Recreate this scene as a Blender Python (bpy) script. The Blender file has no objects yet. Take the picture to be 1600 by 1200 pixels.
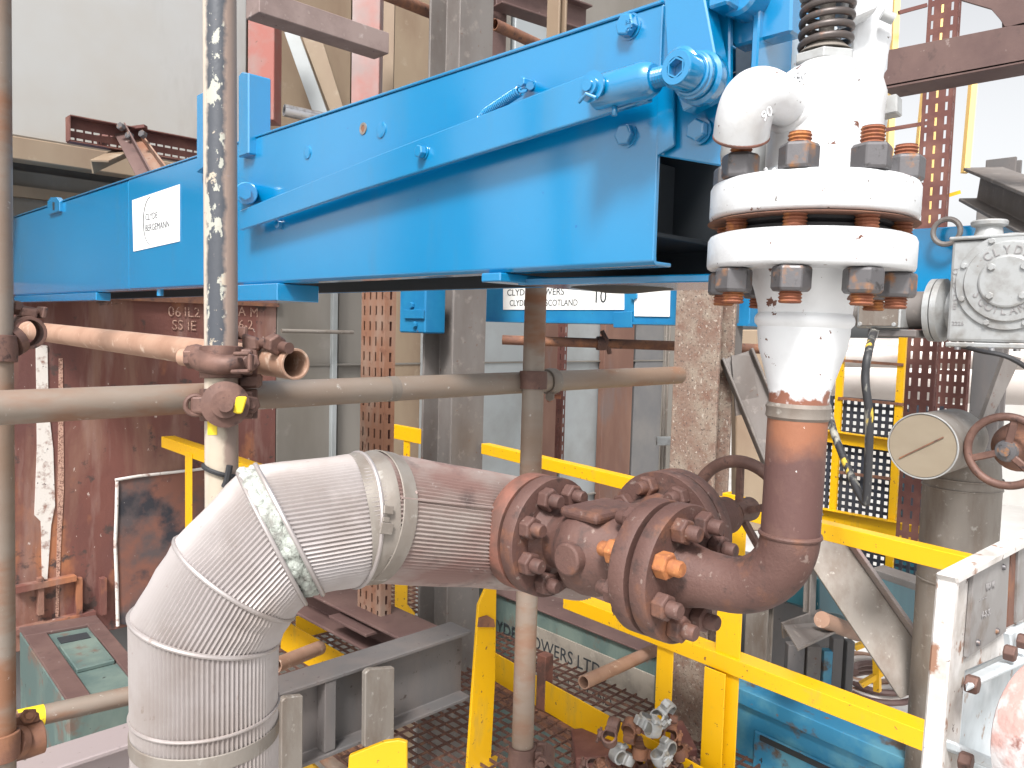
import bpy, math, random
from mathutils import Vector as V, Matrix
random.seed(7)
sc = bpy.context.scene
C = sc.collection
# ------------------------------------------------------------------ camera
FPX = 1230.0
PITCH, ROLL, AZ = math.radians(3.9), math.radians(1.55), math.radians(45.4)
EYE = V((0, 0, 1.6))
F0 = V((math.cos(math.radians(90)-AZ+math.radians(0)), math.sin(math.radians(90)-AZ), 0)) if False else V((math.sin(AZ), math.cos(AZ), 0))
F0 = V((math.cos(AZ), math.sin(AZ), 0))
FW = (F0*math.cos(PITCH) - V((0, 0, 1))*math.sin(PITCH)).normalized()
R0 = FW.cross(V((0, 0, 1))).normalized(); U0 = R0.cross(FW)
RT = (R0*math.cos(ROLL) + U0*math.sin(ROLL)).normalized()
UP = (U0*math.cos(ROLL) - R0*math.sin(ROLL)).normalized()
cam = bpy.data.cameras.new('camera'); co = bpy.data.objects.new('camera', cam); C.objects.link(co)
cam.sensor_width = 36; cam.lens = 36*FPX/1600; cam.clip_start = .02; cam.clip_end = 2000
co.matrix_world = Matrix(((RT.x, UP.x, -FW.x, EYE.x), (RT.y, UP.y, -FW.y, EYE.y), (RT.z, UP.z, -FW.z, EYE.z), (0, 0, 0, 1)))
sc.camera = co
# ------------------------------------------------------------------ world, sun, exposure
SUN_EL, SUN_AZ = math.radians(50), math.radians(212)      # azimuth measured in the XY plane from +X
w = bpy.data.worlds.new("World"); sc.world = w; w.use_nodes = True
nt = w.node_tree; bg = nt.nodes['Background']
sky = nt.nodes.new('ShaderNodeTexSky'); sky.sky_type = 'NISHITA'; sky.sun_disc = False
sky.sun_elevation = SUN_EL; sky.sun_rotation = math.radians(90)-SUN_AZ
sky.dust_density = 4.0; sky.air_density = 1.0
hs = nt.nodes.new('ShaderNodeHueSaturation'); hs.inputs['Saturation'].default_value = .1; hs.inputs['Value'].default_value = 1.22
nt.links.new(sky.outputs[0], hs.inputs['Color']); nt.links.new(hs.outputs[0], bg.inputs['Color'])
bg.inputs['Strength'].default_value = .122
sl = bpy.data.lights.new('sun', 'SUN'); sl.energy = 3.1; sl.angle = math.radians(12); sl.color = (1, .965, .935)
so = bpy.data.objects.new('sun', sl); C.objects.link(so)
sd = V((math.cos(SUN_EL)*math.cos(SUN_AZ), math.cos(SUN_EL)*math.sin(SUN_AZ), math.sin(SUN_EL)))
so.rotation_euler = sd.to_track_quat('Z', 'Y').to_euler()
sc.view_settings.view_transform = 'Standard'; sc.view_settings.look = 'None'
sc.view_settings.gamma = 1; sc.view_settings.exposure = 0.68
sc.cycles.max_bounces = 6; sc.cycles.diffuse_bounces = 3; sc.cycles.glossy_bounces = 3
# ------------------------------------------------------------------ survey helpers (photo measurements -> metres)
Z3 = V((0, 0, 1)); X3 = V((1, 0, 0)); Y3 = V((0, 1, 0))
def ray(px, py): return FW + RT*((px-800)/FPX) + UP*((600-py)/FPX)
def P(px, py, d): return EYE + ray(px, py)*d
def hit(px, py, ax, val):
    r = ray(px, py); return EYE + r*((val-EYE[ax])/r[ax])
def proj(p):
    v = p-EYE; d = v.dot(FW); return 800+FPX*v.dot(RT)/d, 600-FPX*v.dot(UP)/d, d
def along(p, d, py=None, px=None):          # point of the line p+t*d seen at row py (or column px)
    v = p-EYE
    k, ax = ((600-py)/FPX, UP) if py is not None else ((px-800)/FPX, RT)
    n = ax - FW*k
    return p - d*(v.dot(n)/d.dot(n))
def S(px, d): return px*d/FPX               # size of px pixels at depth d
# ------------------------------------------------------------------ materials
def mat(name, base, rough=.5, metal=0, layers=(), bump=None, emit=None, coat=0):
    m = bpy.data.materials.new(name); m.use_nodes = True
    t = m.node_tree; N = t.nodes; L = t.links; b = N['Principled BSDF']
    g = N.new('ShaderNodeNewGeometry')
    def rgb(c): return (c[0], c[1], c[2], 1)
    col = None; ro = None; me = None
    def noise(s, d, st, dist=0, rg=.6):
        mp = N.new('ShaderNodeMapping'); mp.inputs['Scale'].default_value = st
        L.new(g.outputs['Position'], mp.inputs['Vector'])
        n = N.new('ShaderNodeTexNoise'); n.inputs['Scale'].default_value = s; n.inputs['Detail'].default_value = d
        n.inputs['Roughness'].default_value = rg; n.inputs['Distortion'].default_value = dist
        L.new(mp.outputs[0], n.inputs['Vector']); return n.outputs['Fac']
    def rng(src, lo, hi, mx=1.0):
        r = N.new('ShaderNodeMapRange'); r.inputs['From Min'].default_value = lo; r.inputs['From Max'].default_value = hi
        r.inputs['To Max'].default_value = mx; L.new(src, r.inputs['Value']); return r.outputs[0]
    def mth(op, a, bb):
        q = N.new('ShaderNodeMath'); q.operation = op
        for i, x in enumerate((a, bb)):
            if isinstance(x, (int, float)): q.inputs[i].default_value = x
            else: L.new(x, q.inputs[i])
        return q.outputs[0]
    colv = N.new('ShaderNodeRGB'); colv.outputs[0].default_value = rgb(base); col = colv.outputs[0]
    rv = N.new('ShaderNodeValue'); rv.outputs[0].default_value = rough; ro = rv.outputs[0]
    mv = N.new('ShaderNodeValue'); mv.outputs[0].default_value = metal; me = mv.outputs[0]
    for l in layers:
        fac = None
        if 's' in l:
            n = noise(l['s'], l.get('d', 5), l.get('st', (1, 1, 1)), l.get('dist', 0), l.get('rg', .6)); fac = rng(n, l['lo'], l['hi'], l.get('mx', 1.0))
        if 'g' in l:
            vec, a, bb, amp = l['g']
            dp = N.new('ShaderNodeVectorMath'); dp.operation = 'DOT_PRODUCT'; dp.inputs[1].default_value = vec
            L.new(g.outputs['Position'], dp.inputs[0])
            v = dp.outputs['Value']
            if amp: v = mth('ADD', v, mth('MULTIPLY', mth('SUBTRACT', noise(l.get('gs', 60), 3, (1, 1, 1)), .5), amp))
            gf = rng(v, a, bb)
            fac = gf if fac is None else mth('MULTIPLY', fac, gf)
        mx = N.new('ShaderNodeMix'); mx.data_type = 'RGBA'
        L.new(fac, mx.inputs[0]); L.new(col, mx.inputs[6]); mx.inputs[7].default_value = rgb(l['c']); col = mx.outputs[2]
        if 'r' in l: ro = mth('ADD', mth('MULTIPLY', ro, mth('SUBTRACT', 1, fac)), mth('MULTIPLY', fac, l['r']))
        if 'm' in l: me = mth('ADD', mth('MULTIPLY', me, mth('SUBTRACT', 1, fac)), mth('MULTIPLY', fac, l['m']))
    L.new(col, b.inputs['Base Color']); L.new(ro, b.inputs['Roughness']); L.new(me, b.inputs['Metallic'])
    if coat: b.inputs['Coat Weight'].default_value = coat; b.inputs['Coat Roughness'].default_value = .16; b.inputs['IOR'].default_value = 1.6; b.inputs['Coat IOR'].default_value = 1.7
    if bump:
        bs, st, dist = bump
        bn = N.new('ShaderNodeBump'); bn.inputs['Strength'].default_value = st; bn.inputs['Distance'].default_value = dist
        L.new(noise(bs, 4, (1, 1, 1)), bn.inputs['Height']); L.new(bn.outputs[0], b.inputs['Normal'])
    return m
RU1, RU2, RU3 = (.17, .065, .032), (.32, .12, .045), (.09, .045, .033)
Mt = {}
Mt['blue'] = mat('blue_gloss_paint', (0, .205, .44), .2, 0, [dict(c=(.0, .17, .38), s=3, lo=.4, hi=.7, mx=.5), dict(c=(.06, .16, .22), s=7, lo=.56, hi=.8, mx=.35, st=(1, 1, .25), r=.5), dict(c=(.16, .26, .36), s=300, lo=.70, hi=.75, mx=.6), dict(c=(.05, .30, .55), s=160, lo=.72, hi=.76, st=(1, 1, .6)), dict(c=(.0, .12, .35), s=90, lo=.71, hi=.73)], (260, .14, .0008), coat=1.0)
Mt['blue2'] = mat('blue_paint_weathered', (.01, .15, .33), .4, 0, [dict(c=(.02, .20, .38), s=6, lo=.4, hi=.7), dict(c=(.10, .09, .08), s=30, lo=.68, hi=.74)], (120, .15, .001))
Mt['teal'] = mat('teal_paint_faded', (.075, .115, .108), .6, 0, [dict(c=(.14, .185, .16), s=5, lo=.4, hi=.65, st=(1, 1, .4)), dict(c=(.13, .09, .07), s=9, lo=.56, hi=.66), dict(c=(.03, .03, .03), s=26, lo=.66, hi=.7), dict(c=(.45, .45, .4), s=40, lo=.72, hi=.74)], (60, .3, .002))
Mt['tealdk'] = mat('dark_teal_paint', (.012, .075, .10), .5, 0, [dict(c=(.03, .12, .14), s=4, lo=.45, hi=.7, st=(1, 1, .3)), dict(c=(.3, .33, .3), s=50, lo=.73, hi=.76, st=(1, 1, .3))], (60, .2, .002))
Mt['skyblue'] = mat('light_blue_paint_grimy', (.03, .19, .34), .45, 0, [dict(c=(.09, .27, .37), s=5, lo=.45, hi=.6), dict(c=(.10, .075, .06), s=9, lo=.56, hi=.64), dict(c=(.22, .12, .08), s=30, lo=.67, hi=.72)], (70, .2, .002))
Mt['yellow'] = mat('yellow_safety_paint', (.74, .41, .004), .38, 0, [dict(c=(.72, .38, .004), s=5, lo=.45, hi=.75, mx=.6), dict(c=(.22, .10, .04), s=55, lo=.66, hi=.68, st=(1, 1, 1)), dict(c=(.42, .27, .06), s=12, lo=.58, hi=.72, mx=.5, st=(1, 1, .3)), dict(c=(.5, .33, .06), s=22, lo=.62, hi=.75, mx=.5)], (140, .15, .001))
Mt['white'] = mat('white_silver_paint', (.64, .655, .67), .4, .15, [dict(c=(.47, .465, .46), s=14, lo=.48, hi=.75, mx=.7), dict(c=(.50, .42, .34), s=9, lo=.58, hi=.72, mx=.45, st=(1, 1, .4)), dict(c=(.14, .055, .035), s=44, lo=.665, hi=.675), dict(c=(.12, .10, .09), s=140, lo=.69, hi=.70)], (110, .4, .0015))
Mt['whitechip'] = mat('white_paint_chipped', (.74, .76, .78), .45, .0, [dict(c=(.5, .5, .5), s=14, lo=.5, hi=.75, mx=.6), dict(c=(.13, .05, .032), s=30, lo=.645, hi=.655, dist=.6), dict(c=(.13, .09, .07), s=90, lo=.68, hi=.7, st=(1, 1, 1))], (90, .3, .0015))
Mt['rustbrown'] = mat('dark_brown_oxide', (.092, .045, .037), .66, .1, [dict(c=(.14, .076, .062), s=9, lo=.4, hi=.7, mx=.8), dict(c=(.2, .085, .045), s=20, lo=.56, hi=.72, mx=.8), dict(c=(.045, .03, .027), s=42, lo=.54, hi=.68, mx=.75), dict(c=(.28, .22, .19), s=75, lo=.64, hi=.70, mx=.55)], (260, .6, .0014))
Mt['rustor'] = mat('orange_rust', (.36, .135, .045), .8, 0, [dict(c=(.25, .09, .04), s=60, lo=.45, hi=.65), dict(c=(.55, .24, .09), s=90, lo=.6, hi=.75)], (250, .5, .001))
Mt['rustsal'] = mat('salmon_rust', (.20, .082, .058), .75, 0, [dict(c=(.11, .055, .042), s=22, lo=.42, hi=.6)], (150, .4, .001))
Mt['rust'] = mat('rusted_steel', (.16, .075, .05), .8, 0, [dict(c=(.27, .12, .06), s=14, lo=.45, hi=.7), dict(c=(.07, .04, .035), s=30, lo=.55, hi=.7)], (120, .5, .002))
Mt['nut'] = mat('dark_steel_nut', (.13, .125, .13), .45, .5, [dict(c=(.26, .12, .05), s=45, lo=.55, hi=.68, m=0, r=.8), dict(c=(.06, .055, .055), s=80, lo=.6, hi=.7)], (150, .3, .001))
Mt['stud'] = mat('rusty_stud', (.24, .085, .045), .7, .1, [dict(c=(.42, .17, .05), s=40, lo=.5, hi=.65)], (200, .4, .001))
Mt['lag'] = mat('aluminium_lagging', (.385, .352, .345), .45, .4, [dict(c=(.27, .225, .20), s=7, lo=.42, hi=.7, mx=.8), dict(c=(.48, .445, .435), s=16, lo=.58, hi=.75, mx=.6), dict(c=(.20, .15, .125), s=60, lo=.66, hi=.75, mx=.7, m=0)], (110, .15, .001))
Mt['lagdirty'] = mat('lagging_brown_stained', (.36, .31, .285), .55, .3, [dict(c=(.21, .105, .09), s=8, lo=.40, hi=.6, mx=.75, st=(.6, 1, 1.4), m=0), dict(c=(.08, .06, .06), s=10, lo=.56, hi=.68, mx=.75, m=0), dict(c=(.5, .46, .43), s=50, lo=.66, hi=.72, mx=.6)], (110, .2, .001))
Mt['insul'] = mat('mineral_insulation', (.42, .45, .41), .95, 0, [dict(c=(.24, .24, .22), s=60, lo=.45, hi=.62), dict(c=(.08, .08, .07), s=90, lo=.62, hi=.7)], (120, 1, .004))
Mt['galv'] = mat('galvanised_tube', (.255, .215, .18), .5, .25, [dict(c=(.20, .135, .095), s=5, lo=.38, hi=.62, st=(.35, .35, 1), m=.1), dict(c=(.21, .10, .055), s=7, lo=.50, hi=.62, st=(.4, .4, 1), m=0, r=.8), dict(c=(.45, .43, .40), s=60, lo=.66, hi=.74, m=0)], (90, .25, .0012))
Mt['tubepink'] = mat('pale_rusty_tube', (.36, .22, .155), .6, .05, [dict(c=(.27, .15, .10), s=9, lo=.45, hi=.7), dict(c=(.55, .42, .33), s=30, lo=.6, hi=.72)], (90, .3, .0012))
Mt['coupler'] = mat('coupler_brown_steel', (.12, .065, .052), .6, .25, [dict(c=(.20, .11, .085), s=25, lo=.45, hi=.7), dict(c=(.05, .03, .028), s=50, lo=.58, hi=.7)], (180, .4, .001))
Mt['silver'] = mat('silver_casting', (.41, .42, .42), .5, .35, [dict(c=(.27, .26, .245), s=18, lo=.45, hi=.7), dict(c=(.2, .15, .12), s=70, lo=.68, hi=.74, m=0)], (120, .35, .001))
Mt['grey'] = mat('grey_painted_steel', (.175, .16, .15), .6, .1, [dict(c=(.12, .10, .09), s=5, lo=.4, hi=.7, st=(1, 1, .4)), dict(c=(.24, .21, .19), s=22, lo=.58, hi=.75), dict(c=(.13, .07, .05), s=30, lo=.66, hi=.72)], (60, .3, .0015))
Mt['greydk'] = mat('dark_grey_steel', (.115, .11, .11), .6, .1, [dict(c=(.17, .145, .135), s=5, lo=.4, hi=.7, st=(1, 1, .3)), dict(c=(.06, .045, .04), s=40, lo=.64, hi=.72)], (60, .3, .0015))
Mt['pinkcol'] = mat('pink_grey_primer', (.31, .27, .26), .65, 0, [dict(c=(.33, .13, .11), s=1.6, lo=.46, hi=.62, st=(1, 1, .7)), dict(c=(.25, .2, .19), s=4, lo=.5, hi=.7), dict(c=(.1, .06, .05), s=60, lo=.7, hi=.73)], (60, .2, .001))
Mt['redcol'] = mat('red_primer', (.30, .10, .08), .65, 0, [dict(c=(.24, .18, .165), s=3, lo=.45, hi=.62), dict(c=(.12, .06, .05), s=50, lo=.69, hi=.72)], (60, .2, .001))
Mt['purple'] = mat('brown_purple_steel', (.10, .058, .053), .6, .05, [dict(c=(.15, .092, .08), s=4, lo=.42, hi=.7), dict(c=(.30, .24, .22), s=26, lo=.66, hi=.74), dict(c=(.08, .05, .045), s=18, lo=.6, hi=.72)], (70, .3, .0015))
Mt['mottle'] = mat('mottled_flaking_column', (.20, .135, .105), .8, 0, [dict(c=(.27, .225, .18), s=10, lo=.42, hi=.6, mx=.8), dict(c=(.17, .09, .065), s=24, lo=.50, hi=.66, mx=.8), dict(c=(.40, .35, .30), s=75, lo=.60, hi=.66), dict(c=(.10, .075, .065), s=110, lo=.57, hi=.62), dict(c=(.07, .06, .06), s=55, lo=.67, hi=.7)], (90, .7, .003))
Mt['perf'] = mat('perforated_rusty_galv', (.24, .115, .07), .75, .1, [dict(c=(.28, .20, .155), s=9, lo=.45, hi=.68, st=(1, 1, .4)), dict(c=(.18, .08, .05), s=30, lo=.58, hi=.68)], (90, .3, .001))
Mt['perfdk'] = mat('perforated_dark_rust', (.125, .048, .04), .75, .1, [dict(c=(.19, .085, .065), s=9, lo=.45, hi=.68)], (90, .3, .001))
Mt['concwall'] = mat('pale_grey_cladding', (.395, .40, .395), .6, 0, [dict(c=(.36, .335, .30), s=.9, lo=.35, hi=.65), dict(c=(.21, .19, .165), s=3, lo=.55, hi=.8, mx=.6, st=(1, 1, .3))], (20, .1, .002))
Mt['panelgrey'] = mat('warm_grey_panel', (.20, .185, .165), .6, .0, [dict(c=(.14, .125, .105), s=1.6, lo=.4, hi=.65, st=(1, 1, .4)), dict(c=(.26, .24, .22), s=4, lo=.6, hi=.8)], (20, .1, .002))
Mt['paneltan'] = mat('tan_panel', (.27, .205, .14), .65, 0, [dict(c=(.20, .135, .09), s=2, lo=.4, hi=.65, st=(1, 1, .4)), dict(c=(.34, .28, .21), s=7, lo=.6, hi=.75)], (20, .1, .002))
Mt['panelpale'] = mat('pale_blue_grey_sheet', (.33, .355, .365), .45, .2, [dict(c=(.26, .27, .265), s=2, lo=.45, hi=.7)], (20, .1, .002))
Mt['panelbrown'] = mat('brown_stained_panel', (.14, .07, .05), .65, 0, [dict(c=(.19, .105, .075), s=3, lo=.45, hi=.65, st=(1, 1, .3)), dict(c=(.14, .1, .09), s=5, lo=.55, hi=.7, st=(1, 1, .3))], (30, .2, .002))
Mt['paneldk'] = mat('dark_recess_panel', (.13, .13, .135), .6, 0, [dict(c=(.19, .18, .17), s=2, lo=.4, hi=.7)], (20, .1, .002))
Mt['rustwall'] = mat('rusty_casing_wall', (.165, .062, .048), .75, 0, [
    dict(c=(.12, .048, .042), s=1.8, lo=.42, hi=.62, st=(1, 1, .45)), dict(c=(.25, .14, .10), s=2.6, lo=.48, hi=.66, st=(1.4, 1, .3), dist=.5),
    dict(c=(.34, .135, .065), s=3.1, lo=.58, hi=.68, st=(1, 1, .5)), dict(c=(.27, .17, .145), s=9, lo=.56, hi=.7, st=(1, 1, .15), mx=.7),
    dict(c=(.07, .045, .04), s=12, lo=.60, hi=.68), dict(c=(.48, .39, .35), s=34, lo=.69, hi=.72, st=(1, 1, .5))], (22, .5, .006))
Mt['darkpatch'] = mat('blackened_patch', (.09, .07, .07), .7, 0, [dict(c=(.20, .085, .06), s=3.2, lo=.42, hi=.56), dict(c=(.03, .03, .038), s=4, lo=.5, hi=.62), dict(c=(.42, .38, .36), s=26, lo=.69, hi=.72)], (30, .4, .004))
Mt['chalk'] = mat('chalk_marks', (.50, .31, .24), .9, 0, [dict(c=(.17, .08, .06), s=140, lo=.45, hi=.62)])
Mt['whiteseal'] = mat('white_sealant', (.66, .62, .58), .8, 0, [dict(c=(.25, .13, .10), s=18, lo=.55, hi=.68), dict(c=(.12, .1, .1), s=60, lo=.66, hi=.7)], (60, .6, .003))
Mt['sign'] = mat('white_sign_plate', (.80, .80, .78), .45, 0, [dict(c=(.62, .60, .55), s=9, lo=.55, hi=.75, mx=.6)])
Mt['signnew'] = mat('new_white_sticker', (.86, .87, .88), .35)
Mt['signold'] = mat('old_beige_nameboard', (.27, .24, .20), .7, 0, [dict(c=(.17, .15, .13), s=9, lo=.5, hi=.7), dict(c=(.36, .33, .28), s=20, lo=.6, hi=.75)], (60, .3, .001))
Mt['ink'] = mat('dark_lettering', (.025, .03, .035), .6)
Mt['black'] = mat('black_rubber', (.025, .025, .028), .6, 0, [dict(c=(.12, .11, .1), s=40, lo=.6, hi=.7)], (80, .3, .001))
Mt['cable'] = mat('worn_black_cable', (.03, .03, .033), .55, 0, [dict(c=(.30, .29, .25), s=17, lo=.56, hi=.64, st=(1, 1, .4)), dict(c=(.6, .42, .05), s=12, lo=.60, hi=.63, st=(1, 1, .4))], (80, .3, .001))
Mt['wire'] = mat('black_mesh', (.035, .04, .055), .6)
Mt['grating'] = mat('rusty_grating', (.085, .04, .03), .8, 0, [dict(c=(.16, .08, .05), s=30, lo=.5, hi=.65)])
Mt['chrome'] = mat('bright_steel', (.55, .55, .57), .3, .9, [dict(c=(.3, .28, .27), s=30, lo=.5, hi=.7)])
Mt['galvclean'] = mat('weathered_steel_plate', (.235, .21, .185), .6, .25, [dict(c=(.16, .125, .10), s=14, lo=.45, hi=.7, st=(1, 1, .3)), dict(c=(.34, .32, .29), s=40, lo=.62, hi=.7)], (90, .4, .0015))
Mt['ground'] = mat('pale_concrete_ground', (.42, .41, .39), .9, 0, [dict(c=(.33, .31, .29), s=.2, lo=.4, hi=.6)], (2, .3, .02))
Mt['palepipe'] = mat('pale_distant_lagging', (.55, .50, .47), .5, .2, [dict(c=(.40, .34, .31), s=2, lo=.45, hi=.65)])
Mt['pinkround'] = mat('flaking_pink_casting', (.50, .31, .28), .8, 0, [dict(c=(.62, .60, .60), s=16, lo=.5, hi=.6), dict(c=(.25, .12, .1), s=30, lo=.62, hi=.68)], (60, .8, .003))
Mt['paleblue'] = mat('pale_sheen_on_blue_paint', (.52, .57, .60), .5, 0, [dict(c=(.40, .44, .46), s=9, lo=.45, hi=.65), dict(c=(.30, .22, .18), s=30, lo=.62, hi=.66), dict(c=(.7, .72, .74), s=5, lo=.5, hi=.7)], (50, .3, .0015))
Mt['whiteflake'] = mat('flaking_white_frame', (.60, .58, .56), .6, 0, [dict(c=(.42, .39, .36), s=18, lo=.42, hi=.62), dict(c=(.26, .14, .09), s=30, lo=.57, hi=.63), dict(c=(.08, .05, .04), s=70, lo=.66, hi=.69)], (60, .6, .0015))
Mt['beamgrey'] = mat('pinkish_grey_beam', (.25, .19, .175), .65, 0, [dict(c=(.17, .12, .11), s=5, lo=.42, hi=.65), dict(c=(.36, .3, .28), s=20, lo=.6, hi=.72), dict(c=(.10, .06, .05), s=40, lo=.66, hi=.7)], (60, .3, .0015))
Mt['paleyellow'] = mat('glare_washed_yellow', (.88, .60, .22), .6)  # yellow made paler to stand in for the bright glare around it
Mt['capmetal'] = mat('tan_cap_sheet', (.27, .225, .165), .6, .1, [dict(c=(.22, .175, .125), s=6, lo=.4, hi=.65, st=(1, .4, 1))], (60, .2, .001))
Mt['plategrey'] = mat('dull_name_plate', (.26, .25, .245), .5, .3, [dict(c=(.18, .15, .13), s=16, lo=.48, hi=.62), dict(c=(.36, .35, .35), s=9, lo=.5, hi=.7)], (80, .3, .0008))
Mt['yellowtape'] = mat('yellow_tape', (.75, .55, .02), .5, 0, [dict(c=(.4, .28, .05), s=60, lo=.6, hi=.7)])
# ------------------------------------------------------------------ mesh builder
OFF = {}
class MB:
    def __init__(s): s.v = []; s.f = []; s.sm = []
    def face(s, idx, sm=False): s.f.append(idx); s.sm.append(sm)
    def prism(s, pts, ext):
        b = len(s.v); n = len(pts); s.v += [V(p) for p in pts] + [V(p)+ext for p in pts]
        s.face(list(range(b, b+n))[::-1]); s.face(list(range(b+n, b+2*n)))
        for i in range(n):
            j = (i+1) % n; s.face([b+i, b+j, b+n+j, b+n+i])
        return s
    def box(s, c, sx, sy, sz, ax=(X3, Y3, Z3)):
        a, b_, c_ = (V(ax[0])*sx/2, V(ax[1])*sy/2, V(ax[2])*sz/2); c = V(c)
        return s.prism([c-a-b_-c_, c+a-b_-c_, c+a+b_-c_, c-a+b_-c_], c_*2)
    def bb(s, p, q):
        p, q = V(p), V(q); c = (p+q)/2; d = q-p
        return s.box(c, abs(d.x), abs(d.y), abs(d.z))
    def frame(s, p0, p1, up):
        d = (p1-p0).normalized(); sd = d.cross(up)
        if sd.length < 1e-4: sd = d.cross(X3)
        sd.normalize(); return d, sd, sd.cross(d).normalized()
    def prof(s, p0, p1, pr, up=Z3):          # extrude a (side, up) profile
        p0, p1 = V(p0), V(p1); d, sd, u = s.frame(p0, p1, up)
        return s.prism([p0+sd*a+u*b for a, b in pr], p1-p0)
    def bar(s, p0, p1, w, h, up=Z3):
        return s.prof(p0, p1, [(-w/2, -h/2), (w/2, -h/2), (w/2, h/2), (-w/2, h/2)], up)
    def lathe(s, pr, o, ax, seg=32, cap=True, smooth=True, ref=None, ph=0):
        o = V(o); ax = V(ax).normalized(); a = ref or (Z3 if abs(ax.z) < .9 else X3)
        u = (a - ax*a.dot(ax)).normalized(); w_ = ax.cross(u); b = len(s.v)
        for r, t in pr:
            for k in range(seg):
                an = 2*math.pi*k/seg+ph; s.v.append(o+ax*t+(u*math.cos(an)+w_*math.sin(an))*r)
        for i in range(len(pr)-1):
            for k in range(seg):
                k2 = (k+1) % seg; s.face([b+i*seg+k, b+i*seg+k2, b+(i+1)*seg+k2, b+(i+1)*seg+k], smooth and abs(pr[i][1]-pr[i+1][1]) > 1e-6)
        if cap:
            s.face([b+k for k in range(seg)][::-1]); e = b+(len(pr)-1)*seg; s.face([e+k for k in range(seg)])
        return s
    def cyl(s, p0, p1, r0, r1=None, seg=24, cap=True, smooth=True):
        p0, p1 = V(p0), V(p1)
        return s.lathe([(r0, 0), (r0 if r1 is None else r1, (p1-p0).length)], p0, p1-p0, seg, cap, smooth)
    def pipe(s, p0, p1, r, wall=.004, seg=28):   # open-ended tube
        p0, p1 = V(p0), V(p1); L = (p1-p0).length; ri = r-wall
        s.lathe([(ri, L*.5), (ri, L), (ri+.0007, L+.0006), (r-.0007, L+.0006), (r, L), (r, 0), (ri, 0), (ri, L*.5)], p0, p1-p0, seg, False)
        return s
    def hexn(s, o, ax, r, h, seg=6, ph=0):
        return s.lathe([(r*.9, 0), (r, h*.08), (r, h*.86), (r*.88, h)], o, ax, seg, True, False, ph=ph)
    def tube(s, pts, r, seg=12, closed=False, cap=True, rr=None):
        pts = [V(p) for p in pts]; n = len(pts); b = len(s.v); u = None
        for i, p in enumerate(pts):
            if closed: d = (pts[(i+1) % n]-pts[i-1]).normalized()
            else: d = (pts[min(i+1, n-1)]-pts[max(i-1, 0)]).normalized()
            if u is None: a = Z3 if abs(d.z) < .9 else X3; u = (a-d*a.dot(d)).normalized()
            else: u = (u-d*u.dot(d)).normalized()
            w_ = d.cross(u); q = rr[i] if rr else r
            for k in range(seg):
                an = 2*math.pi*k/seg; s.v.append(p+(u*math.cos(an)+w_*math.sin(an))*q)
        for i in range(n if closed else n-1):
            i2 = (i+1) % n
            for k in range(seg):
                k2 = (k+1) % seg; s.face([b+i*seg+k, b+i*seg+k2, b+i2*seg+k2, b+i2*seg+k], True)
        if not closed and cap:
            s.face([b+k for k in range(seg)][::-1]); s.face([b+(n-1)*seg+k for k in range(seg)])
        return s
    def torus(s, o, ax, R, r, seg=40, rs=10, a0=0, a1=2*math.pi):
        o = V(o); ax = V(ax).normalized(); a = Z3 if abs(ax.z) < .9 else X3
        u = (a-ax*a.dot(ax)).normalized(); w_ = ax.cross(u); full = a1-a0 > 6.28
        n = seg if full else seg+1
        return s.tube([o+(u*math.cos(a0+(a1-a0)*i/seg)+w_*math.sin(a0+(a1-a0)*i/seg))*R for i in range(n)], r, rs, closed=full)
    def thread(s, o, ax, r, h, pitch=.0035, seg=18):
        pr = []; t = 0
        while t < h: pr += [(r, t), (r*.86, t+pitch/2)]; t += pitch
        pr.append((r*.9, h)); return s.lathe(pr, o, ax, seg, True, False)
    def perf(s, o, eu, ev, cols, pitch, sw, sh):     # sheet with rows of slots; eu, ev span the sheet
        o = V(o); W = eu.length; H = ev.length; du = eu/W; dv = ev/H; us = [0]
        cp = W/cols
        for c in range(cols): us += [cp*(c+.5)-sw/2, cp*(c+.5)+sw/2]
        us.append(W); n = int(H/pitch); vs = [0]
        for k in range(n): vs += [pitch*k+(pitch-sh)/2, pitch*k+(pitch+sh)/2]
        vs.append(H); b = len(s.v)
        for vv in vs:
            for uu in us: s.v.append(o+du*uu+dv*vv)
        m = len(us)
        for j in range(len(vs)-1):
            for i in range(m-1):
                if i % 2 == 1 and j % 2 == 1: continue
                q = b+j*m+i; s.face([q, q+1, q+m+1, q+m])
        return s
    def build(s, name, m, parent=None, bev=0, sol=0, bseg=1, keep=None):
        if parent is None:
            if keep is not None: off = V(keep)
            else:
                xs = [v.x for v in s.v]; ys = [v.y for v in s.v]; off = V(((min(xs)+max(xs))/2, (min(ys)+max(ys))/2, min(v.z for v in s.v)))
        else: off = OFF[parent]
        me = bpy.data.meshes.new(name); me.from_pydata([tuple(v-off) for v in s.v], [], s.f)
        me.polygons.foreach_set('use_smooth', s.sm)
        me.materials.append(Mt[m] if isinstance(m, str) else m); me.validate(); s_ang = True
        import bmesh
        bm = bmesh.new(); bm.from_mesh(me); bmesh.ops.recalc_face_normals(bm, faces=bm.faces); bm.to_mesh(me); bm.free()
        if any(s.sm) and name != 'insulation':
            me.set_sharp_from_angle(angle=math.radians(38)); me.polygons.foreach_set('use_smooth', s.sm)
        o = bpy.data.objects.new(name, me); C.objects.link(o)
        if parent is None: o.location = off
        else: o.parent = parent
        OFF[o] = off
        if sol:
            q = o.modifiers.new('solid', 'SOLIDIFY'); q.thickness = sol; q.offset = 0
        if bev:
            q = o.modifiers.new('bevel', 'BEVEL'); q.width = bev; q.segments = bseg; q.limit_method = 'ANGLE'; q.angle_limit = math.radians(40)
        return o
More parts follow.
